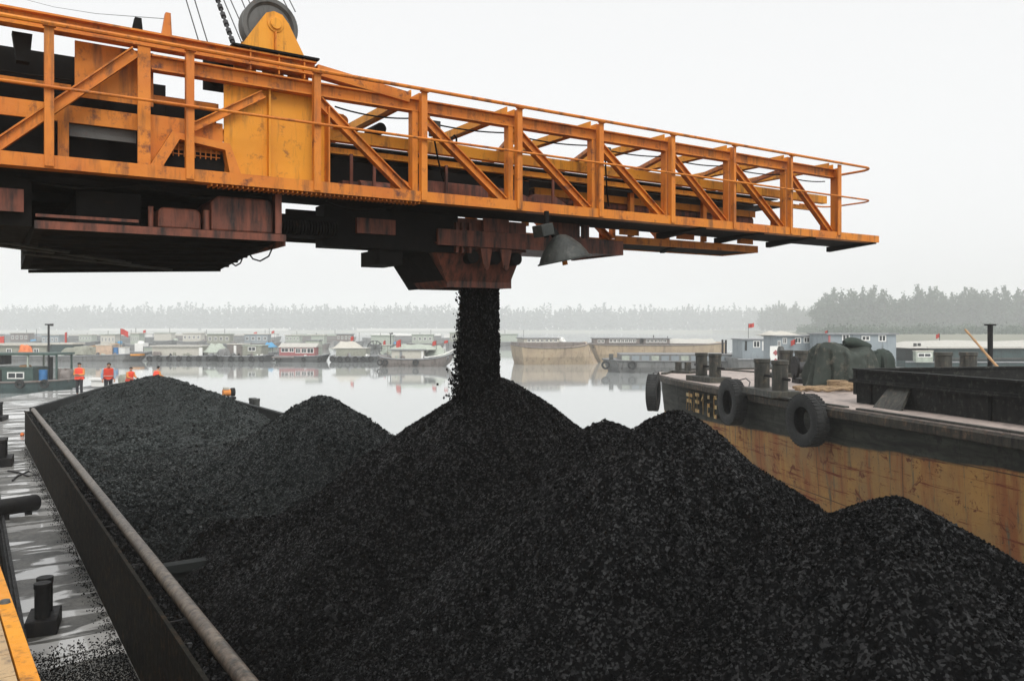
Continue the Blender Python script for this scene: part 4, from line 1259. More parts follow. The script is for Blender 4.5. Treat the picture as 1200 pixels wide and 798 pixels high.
for pa, pb in (((893, 461), (914, 465)), ((822, 446), (838, 448))):
    a, b = rbl(*pa), rbl(*pb)
    d = (b - a).normalized()
    MB().tube([a - d * 0.34 + Vector((0, 0, 0.40)), b + d * 0.42 + Vector((0, 0, 0.36))], 0.028, 10).build('bitt_bar', 'black_iron', rb, smooth=True)
MB().bar(rbl(820, 432) + Vector((0, 0, 0.02)), rbl(905, 438) + Vector((0, 0, 0.02)), 0.06, 0.05).build('deck_rail', 'grey_green', rb)
# painted characters flaking off the bow side
def edge_at(px):
    """point on the near deck edge seen at column px"""
    best = None
    for i in range(9):
        a, b = RBM @ Vector((*OUT[i], RBZ)), RBM @ Vector((*OUT[i + 1], RBZ))
        for k in range(60):
            p = a.lerp(b, k / 60)
            x = 600 + 947 * p.dot(RGT) / p.dot(FWD)
            if best is None or abs(x - px) < best[0]:
                best = (abs(x - px), p, (b - a).normalized())
    return best[1], best[2]
pA, dA = edge_at(806)
pA2, _ = edge_at(842)
lt = MB()
lr = random.Random(4)
la, lb = RBI @ pA, RBI @ pA2
ld = (lb - la); ln = ld.length; ld.normalize(); nrm = Vector((-1, 0, 0)) - ld * Vector((-1, 0, 0)).dot(ld); nrm.normalize()
strokes = []
gw = ln / 5
for g in range(5):
    u0 = g * gw + gw * 0.06
    w = gw * 0.86
    pat = [
        [(0, .8, 1, .8), (.5, 1, .5, 0), (.1, .5, .9, .5), (.1, .45, 0, .05), (.9, .45, 1, .05)],
        [(.15, 1, .15, 0), (.4, .9, 1, .9), (.4, .55, 1, .55), (.7, .9, .7, .1), (.4, .1, 1, .1)],
        [(.5, 1, .5, 0), (.2, .7, .5, .9)],
        [(.1, .9, .9, .9), (.9, .9, .9, .5), (.1, .5, .9, .5), (.1, .5, .1, .05), (.1, .05, .9, .05)],
        [(.1, .95, .1, .05), (.9, .95, .9, .05), (.1, .5, .9, .5), (.1, .95, .9, .95), (.1, .05, .9, .05)],
    ][g]
    for x0, y0, x1, y1 in pat:
        strokes.append((u0 + x0 * w, y0, u0 + x1 * w, y1))
PTS = [RBI @ edge_at(804 + (844 - 804) * k / 24)[0] for k in range(25)]
def on_hull(u, v, o=0.0):
    q = max(0.0, min(23.999, u / ln * 24))
    a, b_ = PTS[int(q)], PTS[int(q) + 1]
    p = a.lerp(b_, q - int(q)) + nrm * (o + 0.005)
    return Vector((p.x, p.y, 2.10 + 0.50 * v))
for u0, v0, u1, v1 in strokes:
    for k in range(4):
        lt.bar(on_hull(u0 + (u1 - u0) * k / 4, v0 + (v1 - v0) * k / 4), on_hull(u0 + (u1 - u0) * (k + 1) / 4, v0 + (v1 - v0) * (k + 1) / 4), 0.085, 0.012, nrm)
lt.build('lettering', 'char_paint', rb)
# canvas-covered windlass
def draped(c, rx, ry, h, seed, rot=0.0, n=72, m=18):
    rd = np.random.default_rng(seed)
    vs, fs = [], []
    ph = rd.uniform(0, 6.28, 6)
    for i in range(m + 1):
        t_ = i / m
        for k in range(n):
            a = 2 * math.pi * k / n
            fold = 0.10 * math.sin(5 * a + ph[0] + 2.2 * t_) + 0.09 * abs(math.sin(5.5 * a + ph[1] - 2.5 * t_)) - 0.05 + 0.05 * math.sin(15 * a + ph[2] + 3 * t_) + 0.025 * math.sin(27 * a + ph[5])
            e_ = 2.6
            cr = (abs(math.cos(a)) ** e_ + abs(math.sin(a)) ** e_) ** (-1 / e_)
            r = cr * (min(1.0, t_ * 2.2) ** 0.75) * (0.80 + 0.24 * max(0, t_ - 0.40)) + fold * max(0, t_ - 0.25) * 2.0
            z = h * (1 - max(0, t_ - 0.38) / 0.62) if t_ > 0.38 else h + 0.03 * (0.38 - t_)
            z += 0.16 * h * math.sin(2.6 * math.cos(a) * t_ + ph[3]) * (1 - t_) + 0.09 * h * math.sin(3 * a + ph[4] + 5 * t_) * (1 - t_) + 0.03 * h * math.sin(8 * a + 6 * t_) * (1 - t_)
            if t_ > 0.6:
                z += 0.03 * math.sin(7 * a + ph[5]) * (t_ - 0.6)
            if t_ > 0.12:
                cre = 1 - abs(2 * float(fbm(np.array([a * 2.6 + 1.7 * t_ + seed]), np.array([t_ * 3.2 - a * 0.8]), seed, 3)[0])) * 1.6
                r += 0.055 * cre * min(1, t_ * 1.6)
                z += 0.03 * h * cre * (1 - t_)
            x, y = r * rx * math.cos(a), r * ry * math.sin(a)
            vs.append((c[0] + x * math.cos(rot) - y * math.sin(rot), c[1] + x * math.sin(rot) + y * math.cos(rot), c[2] + max(z, 0.005)))
    for i in range(m):
        for k in range(n):
            j = (k + 1) % n
            fs.append((i * n + k, i * n + j, (i + 1) * n + j, (i + 1) * n + k))
    return MB().add(vs, fs)
cw = W_(986, 18.3, RBZ)
o = draped(cw, 0.78, 0.62, 0.96, 3, -HEAD, 150, 44).build('canvas_cover', 'tarp', smooth=True)
tag(o, 'folded green canvas cover draped over a windlass on the barge foredeck', 'canvas cover')
cw2 = W_(1026, 18.9, RBZ)
o = draped(cw2, 0.45, 0.5, 0.86, 9, -HEAD, 48, 14).build('canvas_cover', 'sack', smooth=True)
tag(o, 'smaller square green canvas bundle right of the big canvas cover', 'canvas cover')
p0, p1 = W_(989, 18.25, 3.88), W_(1020, 18.4, 3.82)
rl = MB()
rl.tube([p0 + (p1 - p0) * k / 8 + Vector((0, 0, 0.03 * math.sin(k * 0.7))) for k in range(9)], [0.06, 0.10, 0.115, 0.12, 0.12, 0.115, 0.11, 0.09, 0.05], 14)
tag(rl.build('sack', 'sack', smooth=True), 'dark green rolled sack lying on top of the canvas cover', 'sack')
wn = thing('winch', 'black deck winch beside the canvas cover on the barge bow', 'winch', W_(946, 20.0, RBZ))
P = wn.location
MB().bar(P + RGT * -0.3 + Vector((0, 0, .06)), P + RGT * 0.35 + Vector((0, 0, .06)), 0.5, 0.12).build('base', 'black_iron', wn)
MB().tube([P + RGT * -0.28 + Vector((0, 0, .38)), P + RGT * 0.32 + Vector((0, 0, .38))], 0.14, 16).build('drum', 'rope', wn, smooth=True)
for s in (-0.3, 0.30):
    MB().lathe([(0.0, -.03), (.27, -.03), (.27, .03), (0, .03)], P + RGT * s + Vector((0, 0, .40)), RGT, 20).build('flange', 'black_iron', wn)
MB().tube([P + RGT * .3 + Vector((0, 0, .4)), P + RGT * .42 + Vector((0, 0, .66)), P + RGT * .44 + Vector((0, 0, .82))], 0.025, 8).build('lever', 'black_iron', wn, smooth=True)
MB().bar(P + RGT * -.34 + Vector((0, 0, .1)) , P + RGT * -.2 + Vector((0, 0, .62)), 0.06, 0.06).build('brace', 'black_iron', wn)
w2 = thing('hand_winch', 'small grey hand winch left of the white shield sign', 'winch', W_(915, 24.6, RBZ))
P = w2.location
MB().tube([P, P + Vector((0, 0, .5))], 0.1, 12).build('pedestal', 'grey_green', w2, smooth=True)
MB().lathe([(0.0, -.05), (.2, -.05), (.2, .05), (0, .05)], P + Vector((0, 0, .62)), RGT, 18).build('wheel', 'grey_metal', w2)
# rope flaked on the deck
rp = []
cr_ = W_(966, 17.4, RBZ)
lr = random.Random(8)
rope_o = thing('mooring_hawser', 'tan hemp hawser flaked in loose turns on the bow deck', 'rope', cr_)
for j in range(5):
    pts = []
    for k in range(26):
        t_ = k / 25
        x = -0.62 + 1.24 * t_
        y = 0.13 * math.sin(t_ * 9 + j * 1.3) - 0.26 + j * 0.13 + lr.uniform(-.015, .015)
        pts.append(cr_ + RGT * x + FWD * y + Vector((0, 0, 0.035 + 0.05 * abs(math.sin(t_ * 7 + j)))))
    rp.append(pts)
for pts in rp:
    MB().tube(pts, 0.032, 8).build('turn', 'hemp', rope_o, smooth=True)
pts = []
for k in range(60):
    a = k * 0.5
    pts.append(W_(985, 17.6, RBZ) + RGT * (0.26 * math.cos(a)) + FWD * (0.2 * math.sin(a)) + Vector((0, 0, 0.04 + k * 0.0028)))
MB().tube(pts, 0.032, 8).build('coil', 'hemp', rope_o, smooth=True)
# chain loop and shackles by the bitts
pts = [W_(862, 18.6, RBZ + .02), W_(866, 18.6, RBZ + .16), W_(874, 18.5, RBZ + .21), W_(879, 18.3, RBZ + .14), W_(877, 18.0, RBZ + .02)]
tag(MB().tube(pts, 0.014, 6).build('wire_loop', 'rope', smooth=True), 'bent wire loop standing up between two deck bitts', 'wire')
# mast post and bamboo pole
mp = thing('mast_post', 'dark steel post with a flat cap rising behind the barge hold', 'post', RBM @ Vector((7.35, 8.0, RBZ)))
P = mp.location
MB().tube([P, P + Vector((0, 0, 1.42))], 0.06, 14).build('post', 'black_iron', mp, smooth=True)
MB().tube([P + Vector((0, 0, 1.42)), P + Vector((0, 0, 1.46))], 0.13, 14).build('cap', 'black_iron', mp, smooth=True)
MB().tube([P, P + Vector((0, 0, .12))], 0.16, 14).build('foot', 'black_iron', mp)
b0, b1 = W_(1178, 16.0, 3.26), W_(1131, 17.0, EYE - 0.02)
bb = MB()
pts = [b0.lerp(b1, k / 16) for k in range(17)]
bb.tube(pts, [0.028 + (0.006 if k % 3 == 0 else 0) - 0.0006 * k for k in range(17)], 10)
tag(bb.build('bamboo_pole', 'bamboo', smooth=True), 'pale bamboo pole leaning across the dark post behind the hold', 'pole')
bundle = draped(RBM @ Vector((8.25, 5.5, RBZ)), 0.55, 0.4, 0.62, 21, 0.4, 40, 12).build('bundle', 'pale_green', smooth=True)
tag(bundle, 'pale green bundle lying at the right edge behind the hold', 'bundle')
# tyres hung along the hull
def tyre_at(px, py, rad, wid, label, ax_turn=0.0, out_=0.02, lift=True):
    p, d = edge_at(px)
    Yd = p.dot(FWD)
    nn = Vector((-d.y, d.x, 0))
    if nn.dot(RGT) > 0: nn = -nn
    nn = Matrix.Rotation(ax_turn, 3, 'Z') @ nn
    z = EYE - (py - 385) / 947 * Yd
    c = p + nn * (wid / 2 + 0.03 + out_)
    c.z = z
    root = thing('tyre_fender', label, 'tyre', (c.x, c.y, z - rad), group='tyre fenders on the ochre barge')
    tyre('tyre', c, nn, rad, wid, root)
    q = Vector((p.x, p.y, RBZ + 0.03)) - nn * 0.06
    MB().tube([c + Vector((0, 0, rad * 0.55)) + nn * wid * 0.3, c + Vector((0, 0, rad * 1.04)) + nn * wid * 0.2, q + nn * 0.12, q], 0.016, 8).build('rope', 'rope', root, smooth=True)
    return root
tyre_at(957, 492, 0.47, 0.30, 'nearest big worn tyre hanging on the ochre barge side', 0.12)
tyre_at(868, 471, 0.50, 0.30, 'middle tyre hanging beside the flaking amber lettering', 0.0)
p, d = edge_at(771)
c = W_(765.5, 21.6, EYE - 75 / 947 * 21.6)
nn = (RGT * -0.93 + FWD * 0.30).normalized()
root = thing('tyre_fender', 'farthest tyre seen nearly edge-on at the barge bow corner', 'tyre', (c.x, c.y, c.z - 0.49), group='tyre fenders on the ochre barge')
tyre('tyre', c, nn, 0.49, 0.30, root)
MB().tube([c + Vector((0, 0, 0.25)), c + Vector((0, 0, .52)), p + Vector((0, 0, .02))], 0.016, 8).build('rope', 'rope', root, smooth=True)
# white shield sign on the far side of the bow
sg = thing('shield_sign', 'white shield-shaped sign with a red diamond by the cabins', 'sign', W_(909, 36.0, 2.3))
def shield(pl, o):
    vs = []
    for x, z in pl:
        vs.append(W_(909, 36.0 + o, 0) + RGT * x + Vector((0, 0, z)))
    return vs
pl_ = [(-0.16, 2.46), (0.14, 2.46), (0.25, 3.05), (0.27, 3.42), (-0.25, 3.42), (-0.26, 3.0)]
f_, b_ = shield(pl_, 0.0), shield(pl_, 0.05)
n = len(pl_)
MB().add(f_ + b_, [tuple(range(n)), tuple(range(2 * n - 1, n - 1, -1))] + [(i, (i + 1) % n, (i + 1) % n + n, i + n) for i in range(n)]).build('board', 'white', sg)
dm = MB()
for (cx_, cz_, r_) in ((0.0, 3.12, 0.13), (0.0, 2.80, 0.08)):
    q = [(cx_ - r_, cz_), (cx_, cz_ - r_), (cx_ + r_, cz_), (cx_, cz_ + r_)]
    f_, b_ = shield(q, -0.012), shield(q, -0.003)
    dm.add(f_ + b_, [(0, 1, 2, 3), (7, 6, 5, 4)] + [(i, (i + 1) % 4, (i + 1) % 4 + 4, i + 4) for i in range(4)])
dm.build('mark', 'red_paint', sg)
P = W_(909, 36.06, 0)
MB().tube([P + Vector((0, 0, 0.6)), P + Vector((0, 0, 3.2))], 0.03, 8).build('post', 'grey_metal', sg, smooth=True)

# ------------------------------------------------------------------ boats across the basin
def boat(name, label, cat, px0, px1, py, hullmat, H=0.9, beam=3.6, bow=(0.0, 0.12), group=None, rake=(0.3, 0.8), sheer=0.25, tyres=0, turn=0.0, deckmat='grey_roof', Y=None):
    """hull seen broadside between photo columns px0..px1 with its waterline at py; local x to the right, y away, z up"""
    Y = Y or EYE * 947 / (py - 385)
    c = W_((px0 + px1) / 2, Y + beam / 2)
    L = (px1 - px0) / 947 * Y
    root = thing(name, label, cat, (c.x, c.y, 0), -HEAD + turn, group, world=False)
    root['L'] = L; root['Y'] = Y; root['c'] = (px0 + px1) / 2; root['beam'] = beam; root['H'] = H
    hb = MB()
    ns = 15
    rows = []
    for i in range(ns):
        t_ = i / (ns - 1)
        x = (t_ - 0.5) * L
        f = 1.0
        if bow[0] and t_ < bow[0]: f = math.sqrt(max(0.0, 1 - (1 - t_ / bow[0]) ** 2)) * 0.9 + 0.1
        if bow[1] and t_ > 1 - bow[1]: f = min(f, math.sqrt(max(0.0, 1 - (1 - (1 - t_) / bow[1]) ** 2)) * 0.9 + 0.1)
        up = sheer * (abs(t_ - 0.45) * 2) ** 3
        xb = x
        if t_ > 0.8: xb = x - rake[1] * (t_ - 0.8) / 0.2
        if t_ < 0.2: xb = x + rake[0] * (0.2 - t_) / 0.2
        w = beam / 2 * f
        rows.append([(xb, -w * 0.85, -0.4), (x * 0.6 + xb * 0.4, -w * 0.97, H * 0.45), (x, -w, H + up), (x, w, H + up), (x * 0.6 + xb * 0.4, w * 0.97, H * 0.45), (xb, w * 0.85, -0.4)])
    vs = [p for r in rows for p in r]
    fs, mi = [], []
    for i in range(ns - 1):
        for k in range(6):
            j = (k + 1) % 6
            fs.append((i * 6 + k, i * 6 + j, (i + 1) * 6 + j, (i + 1) * 6 + k))
    fs.append(tuple(range(6))); fs.append(tuple(range((ns - 1) * 6 + 5, (ns - 1) * 6 - 1, -1)))
    hb.add(vs, fs)
    hb.build('hull', hullmat, root)
    rr = MB()
    for sgn in (2, 3):
        rr.tube([Vector(r[sgn]) + Vector((0, -0.03 if sgn == 2 else 0.03, -0.05)) for r in rows], 0.07, 6)
    rr.build('rub_rail', deckmat, root)
    for k in range(tyres):
        x = (-0.5 + (k + 0.5) / tyres) * L * 0.9
        tyre('tyre', (x, -beam / 2 - 0.10, H * 0.52), (0, 1, 0), min(0.42, H * 0.5), 0.2, root, n=16, tread=False)
    return root
def lx(root, px):
    return (px - root['c']) / 947 * root['Y']
def lz(root, py):
    return EYE - (py - 385) / 947 * root['Y']
def cabin(root, px0, px1, pyt, pyb, wall, roof, depth=(0.2, 0.85), windows=(), roofrise=0.0, over=0.12, frame='white', doors=(), name='cabin', rooftop=0.10):
    x0, x1, z1, z0 = lx(root, px0), lx(root, px1), lz(root, pyt), lz(root, pyb)
    b = root['beam']
    y0, y1 = -b / 2 + b * depth[0], -b / 2 + b * depth[1]
    cb = MB().box(x0, x1, y0, y1, min(z0, root['H'] - 0.05), z1).build(name, wall, root)
    if roofrise:
        ym = (y0 + y1) / 2
        MB().prism([(y0 - over, z1), (y1 + over, z1), (ym, z1 + roofrise)], 'x', x0 - over, x1 + over).build('roof', roof, cb)
    else:
        MB().box(x0 - over, x1 + over, y0 - over, y1 + over, z1 + 0.002, z1 + rooftop).build('roof', roof, cb)
    for wx, wy, ww, wh in windows:
        cx_, cz_ = lx(root, wx), lz(root, wy)
        hw, hh = ww / 2 / 947 * root['Y'], wh / 2 / 947 * root['Y']
        fr = min(0.07, hw * 0.3)
        w = MB()
        w.box(cx_ - hw, cx_ + hw, y0 - 0.03, y0 - 0.002, cz_ + hh - fr, cz_ + hh).box(cx_ - hw, cx_ + hw, y0 - 0.03, y0 - 0.002, cz_ - hh, cz_ - hh + fr)
        w.box(cx_ - hw, cx_ - hw + fr, y0 - 0.03, y0 - 0.002, cz_ - hh + fr, cz_ + hh - fr).box(cx_ + hw - fr, cx_ + hw, y0 - 0.03, y0 - 0.002, cz_ - hh + fr, cz_ + hh - fr)
        w.box(cx_ - fr * 0.4, cx_ + fr * 0.4, y0 - 0.025, y0 - 0.002, cz_ - hh + fr, cz_ + hh - fr)
        w.box(cx_ - hw + fr, cx_ + hw - fr, y0 - 0.012, y0 - 0.002, cz_ - hh + fr, cz_ + hh - fr, 1)
        w.build('window', [frame, 'glass'], cb)
    for dx, dw, dm_ in doors:
        cx_ = lx(root, dx); hw = dw / 2 / 947 * root['Y']
        MB().box(cx_ - hw, cx_ + hw, y0 - 0.03, y0 - 0.002, max(z0, root['H']), z1 - 0.1).build('door', dm_, cb)
    return cb
def flag(root, px, pyt, pyb, fw, fh, side=1, mat='red', droop=0.5, dy=0.0):
    x, z1, z0 = lx(root, px), lz(root, pyt), lz(root, pyb)
    k = root['Y'] / 947
    pole = MB().tube([(x, dy, z0), (x, dy, z1)], 0.025, 6).build('flagpole', 'grey_metal', root)
    n = 8
    vs, fs = [], []
    for i in range(n + 1):
        u = i / n
        for v in (0, 1):
            xx = x + side * (u * fw * k)
            vs.append((xx, dy + 0.10 * math.sin(u * 7), z1 - 0.02 - v * fh * k - droop * u * u * fh * k * 0.6))
    vs += [(a, b + 0.02, c) for a, b, c in vs]
    m_ = 2 * (n + 1)
    for i in range(n):
        fs += [(2 * i, 2 * i + 1, 2 * i + 3, 2 * i + 2), (m_ + 2 * i + 2, m_ + 2 * i + 3, m_ + 2 * i + 1, m_ + 2 * i)]
    fs += [(2 * i, 2 * i + 2, m_ + 2 * i + 2, m_ + 2 * i) for i in range(n)] + [(2 * i + 3, 2 * i + 1, m_ + 2 * i + 1, m_ + 2 * i + 3) for i in range(n)]
    MB().add(vs, fs).build('flag', mat, pole)
def tent(root, px0, px1, pyt, pyb, mat, depth=(0.1, 0.9), hips=0.25, name='canopy', skew=0.0):
    """sagging tarpaulin roof with hipped ends"""
    x0, x1, z1, z0 = lx(root, px0), lx(root, px1), lz(root, pyt), lz(root, pyb)
    b = root['beam']; y0, y1 = -b / 2 + b * depth[0], -b / 2 + b * depth[1]
    vs, fs = [], []
    nx, ny = 16, 8
    for i in range(nx + 1):
        u = i / nx
        for j in range(ny + 1):
            v = j / ny
            a = min(1, min(u, 1 - u) / max(hips, 1e-3))
            r = 1 - abs(2 * v - 1)
            z = z0 + (z1 - z0) * (r ** 0.8) * a ** 0.8 - 0.05 * math.sin(u * 18) * r
            vs.append((x0 + (x1 - x0) * u + skew * r, y0 + (y1 - y0) * v, z))
    for i in range(nx):
        for j in range(ny):
            k = i * (ny + 1) + j
            fs.append((k, k + 1, k + ny + 2, k + ny + 1))
    m_ = len(vs)
    vs += [(x, y, z - 0.04) for x, y, z in vs]
    fs += [tuple(q + m_ for q in reversed(f)) for f in fs]
    return MB().add(vs, fs).build(name, mat, root, smooth=True)
def lump(root, px0, px1, pyt, pyb, mat, name, y=0.0, d=0.6):
    x0, x1, z1, z0 = lx(root, px0), lx(root, px1), lz(root, pyt), lz(root, pyb)
    b = draped(((x0 + x1) / 2, y, z0), abs(x1 - x0) / 2, d, z1 - z0, int(abs(px0) * 7 + pyt) % 997, 0, 24, 8)
    return b.build(name, mat, root, smooth=True)
def mast(root, px, pyt, pyb, r=0.06, head=False, y=0.0):
    x, z1, z0 = lx(root, px), lz(root, pyt), lz(root, pyb)
    m_ = MB().tube([(x, y, z0), (x, y, z1)], r, 10).build('mast', 'black_iron', root, smooth=True)
    if head:
        MB().box(x - 0.22, x + 0.12, y - 0.1, y + 0.1, z1 - 0.05, z1 + 0.06).box(x + 0.12, x + 0.3, y - 0.08, y + 0.08, z1 - 0.1, z1 + 0.12).build('mast_lamp', 'black_iron', m_)

# near left: green workboat
b = boat('workboat', 'green workboat with flat awning and tyre fenders at the left edge', 'boat', -130, 100, 461, 'dark_green', H=0.75, beam=3.2, bow=(0, 0.2), tyres=0, sheer=0.15, deckmat='hull_brown')
for px in (43, 72, -20, -70):
    tyre('tyre', (lx(b, px), -1.72, 0.62), (0, 1, 0), 0.30, 0.16, b, n=20, tread=False)
cabin(b, -60, 52, 432, 449, 'teal', 'teal', (0.15, 0.8), [(32, 440.5, 20, 8), (4, 439, 8, 9)], over=0.06, rooftop=0.06, doors=[(13, 5, 'black_iron')])
x0, x1 = lx(b, -80), lx(b, 80)
MB().box(x0, x1, -1.1, 1.1, lz(b, 416.5), lz(b, 414)).build('awning', 'teal', b)
for px, mt in ((44, 'pale_green'), (-40, 'teal'), (78, 'teal')):
    for yy_ in (-0.9, 0.9):
        MB().box(lx(b, px) - 0.05, lx(b, px) + 0.05, yy_ - .05, yy_ + .05, 0.75, lz(b, 416.6)).build('awning_post', mt, b)
MB().tube([(lx(b, 66), -0.4, 0.8), (lx(b, 66), -0.4, lz(b, 419))], 0.13, 12).build('exhaust', 'black_iron', b, smooth=True)
MB().box(lx(b, -10), lx(b, 11), -0.6, 0.3, lz(b, 428), lz(b, 417)).build('engine_box', 'black_iron', b)
MB().tube([(lx(b, 60), -0.7, 0.8), (lx(b, 60), -0.7, lz(b, 434))], 0.26, 16).build('barrel', 'blue', b, smooth=True)
lump(b, 72, 92, 433, 448, 'hull_brown', 'rope_pile', -0.2, 0.7)
lump(b, 26, 40, 429, 432, 'bamboo', 'rag', -0.2, 0.3)
# low landing with gear behind the workers
b = boat('pontoon', 'low pontoon with pale plank and gear behind the standing workers', 'pontoon', 98, 182, 466, 'hull_dark', H=0.55, beam=2.6, sheer=0.05, tyres=2, bow=(0, 0.1))
MB().box(lx(b, 100), lx(b, 126), 0.2, 0.9, 0.95, 1.08).box(lx(b, 103), lx(b, 122), 0.3, 0.8, 0.45, 0.95).build('plank_bench', 'white', b)
lump(b, 142, 158, 440, 452, 'olive', 'gear_bag', -0.2, 0.5)

# second rank, left
b = boat('river_barge', 'long low grey-green barge with yellow bow tip behind the workers', 'barge', -60, 176, 424, 'hull_grey', H=0.75, beam=4.5, bow=(0, 0.12), sheer=0.3, rake=(0, 1.4))
cabin(b, -50, 64, 405, 416, 'olive', 'cream', (0.1, 0.7), over=0.3, rooftop=0.28, windows=[(20, 411, 6, 5), (52, 411, 6, 5)])
cabin(b, 64, 92, 404, 415, 'dark_green', 'cream', (0.2, 0.8), over=0.15, rooftop=0.22)
lump(b, 33, 48, 404.5, 413, 'orange_cloth', 'orange_heap', -2.0, 0.4)
lump(b, 74, 118, 406, 416, 'olive', 'tarpaulin', -0.6, 1.2)
cabin(b, 120, 139, 405, 415, 'peach', 'cream', (0.2, 0.8), over=0.05)
MB().tube([(lx(b, 142), -1.0, 0.8), (lx(b, 142), -1.0, lz(b, 407.5))], 0.3, 14).build('barrel', 'blue', b, smooth=True)
cabin(b, 145, 152, 408, 415, 'white', 'cream', (0.3, 0.6), over=0.03)
MB().tube([(lx(b, 92), -0.5, lz(b, 408)), (lx(b, 143), -0.5, lz(b, 403.5))], 0.08, 8).build('derrick', 'bamboo', b)
flag(b, 143, 385, 414, 9, 7, 1, droop=0.9)
flag(b, 79, 389, 408, 3, 16, -1, droop=0.2)
flag(b, 4, 394, 406, 8, 10, -1, droop=0.3)
MB().box(lx(b, 163), lx(b, 174), -1.9, -0.5, 0.76, 0.95).build('bow_plate', 'yellow', b)
pm = thing('lamp_mast', 'dark mast with a lamp head rising above the green workboat', 'mast', W_(57, 70, 0))
P = pm.location
MB().tube([P - Vector((0, 0, 0.5)), P + Vector((0, 0, EYE + (385 - 381) / 947 * 70))], 0.085, 12).build('post', 'black_iron', pm, smooth=True)
zt_ = EYE + 4 / 947 * 70
MB().bar(P + RGT * -0.28 + Vector((0, 0, zt_ + .05)), P + RGT * 0.16 + Vector((0, 0, zt_ + .05)), 0.2, 0.12).bar(P + RGT * 0.16 + Vector((0, 0, zt_ + .02)), P + RGT * 0.38 + Vector((0, 0, zt_ + .02)), 0.16, 0.2).build('lamp_head', 'black_iron', pm)

b = boat('houseboat', 'white-walled houseboat with pale roof and tyres at its left row', 'houseboat', 172, 262, 423.5, 'hull_dark', H=0.72, beam=3.8, bow=(0.06, 0.1), tyres=7, sheer=0.1)
cabin(b, 184, 240, 406.5, 416, 'cream', 'pale_roof', (0.1, 0.8), over=0.25, rooftop=0.18)
MB().box(lx(b, 239.5), lx(b, 243.5), -1.75, -1.6, 0.72, lz(b, 407.5)).build('door', 'white', b)
tent(b, 241, 268, 403, 413, 'pale_green', (0.1, 0.9))
lump(b, 186, 196, 412, 416.5, 'hull_brown', 'gear', -1.9, 0.3)
b = boat('utility_boat', 'white and grey small boat with round white tank behind the yellow-tipped barge', 'boat', 143, 186, 418.5, 'hull_dark', H=0.8, beam=3, sheer=0.1)
cabin(b, 161, 171, 403, 414, 'white', 'white', (0.2, 0.8), over=0.0)
lump(b, 162, 169, 400, 403, 'white', 'tank', 0, 0.5)
cabin(b, 172, 183, 407, 414, 'pale_green', 'grey_roof', (0.2, 0.8), over=0.1)
b = boat('houseboat', 'brownish houseboat with a white door and green striped end cabin', 'houseboat', 256, 322, 424, 'hull_dark', H=0.75, beam=4.0, bow=(0.1, 0.05), tyres=5, sheer=0.15)
cabin(b, 289, 311, 405.5, 416, 'olive', 'pale_green', (0.1, 0.85), [(300, 409, 9, 5)], over=0.1)
cabin(b, 270, 288, 404, 416, 'hull_brown', 'cream', (0.2, 0.85), over=0.1, doors=[(279, 3, 'white')])
lump(b, 257, 274, 409, 417, 'hull_grey', 'tarpaulin', -0.8, 1.0)
b = boat('canopy_boat', 'small boat under a bright blue tarpaulin', 'boat', 308, 326, 418.5, 'hull_dark', H=0.7, beam=3.4, sheer=0.1)
tent(b, 309, 323, 401.5, 407, 'sky_blue')
for px in (310, 322):
    MB().box(lx(b, px) - .04, lx(b, px) + .04, -1.1, -1.02, 0.7, lz(b, 406.5)).build('canopy_post', 'grey_metal', b)
cabin(b, 310, 321, 408, 414, 'pale_green', 'pale_green', (0.25, 0.8), over=0.02)
b = boat('houseboat', 'red-trimmed white houseboat with a sloping grey roof', 'houseboat', 322, 387, 424.5, 'hull_dark', H=0.78, beam=4.2, bow=(0.1, 0.1), tyres=0, sheer=0.15)
cb = cabin(b, 331.5, 373.5, 407, 416, 'red_paint', 'pale_roof', (0.08, 0.85), [(338, 410.3, 9, 5), (346, 410.3, 6, 5), (353.5, 411, 6, 6), (360.5, 411, 6, 6), (368, 411, 8, 6)], roofrise=0.5, over=0.15)
for px in (326, 332, 361, 380):
    tyre('tyre', (lx(b, px), -2.2, 0.40), (0, 1, 0), 0.30, 0.18, b, n=16, tread=False)
cabin(b, 358, 374, 399.5, 407, 'pale_green', 'grey_roof', (0.5, 0.95), over=0.1)
MB().tube([(lx(b, 324), -2.22, 0.62), (lx(b, 350), -2.22, 0.60)], 0.10, 8).build('fender_log', 'hull_brown', b)
b = boat('covered_barge', 'barge under a peaked cream canvas with low green-grey side screen', 'barge', 386, 446, 424.5, 'hull_dark', H=0.75, beam=4.2, bow=(0.05, 0.05), tyres=6, sheer=0.05)
tent(b, 390, 425, 400.5, 408.5, 'cream')
cabin(b, 397, 432, 408.6, 417, 'olive', 'pale_roof', (0.06, 0.85), over=0.1, rooftop=0.08)
flag(b, 414.5, 394, 408, 4, 5, -1)
# bucket wheel dredger
b = boat('dredger', 'small dredger with an open grey bucket wheel standing upright', 'dredger', 428, 458, 421.5, 'hull_dark', H=0.7, beam=3.4, sheer=0.0)
cx_, cz_, rw = lx(b, 440), lz(b, 408), 0.95
wh = MB()
for y in (-0.8, -0.3):
    wh.lathe([(rw, -.03), (rw + 0.07, -.03), (rw + 0.07, .03), (rw, .03)], (cx_, y, cz_), (0, 1, 0), 28, close=True)
wh.tube([(cx_, -0.95, cz_), (cx_, 0.2, cz_)], 0.12, 10)
for k in range(10):
    a = k * math.pi / 5
    for y in (-0.8, -0.3):
        wh.bar((cx_, y, cz_), (cx_ + rw * math.cos(a), y, cz_ + rw * math.sin(a)), 0.05, 0.05)
    wh.bar((cx_ + rw * math.cos(a), -0.85, cz_ + rw * math.sin(a)), (cx_ + rw * math.cos(a), -0.25, cz_ + rw * math.sin(a)), 0.22, 0.16)
wh.build('bucket_wheel', 'grey_metal', b)
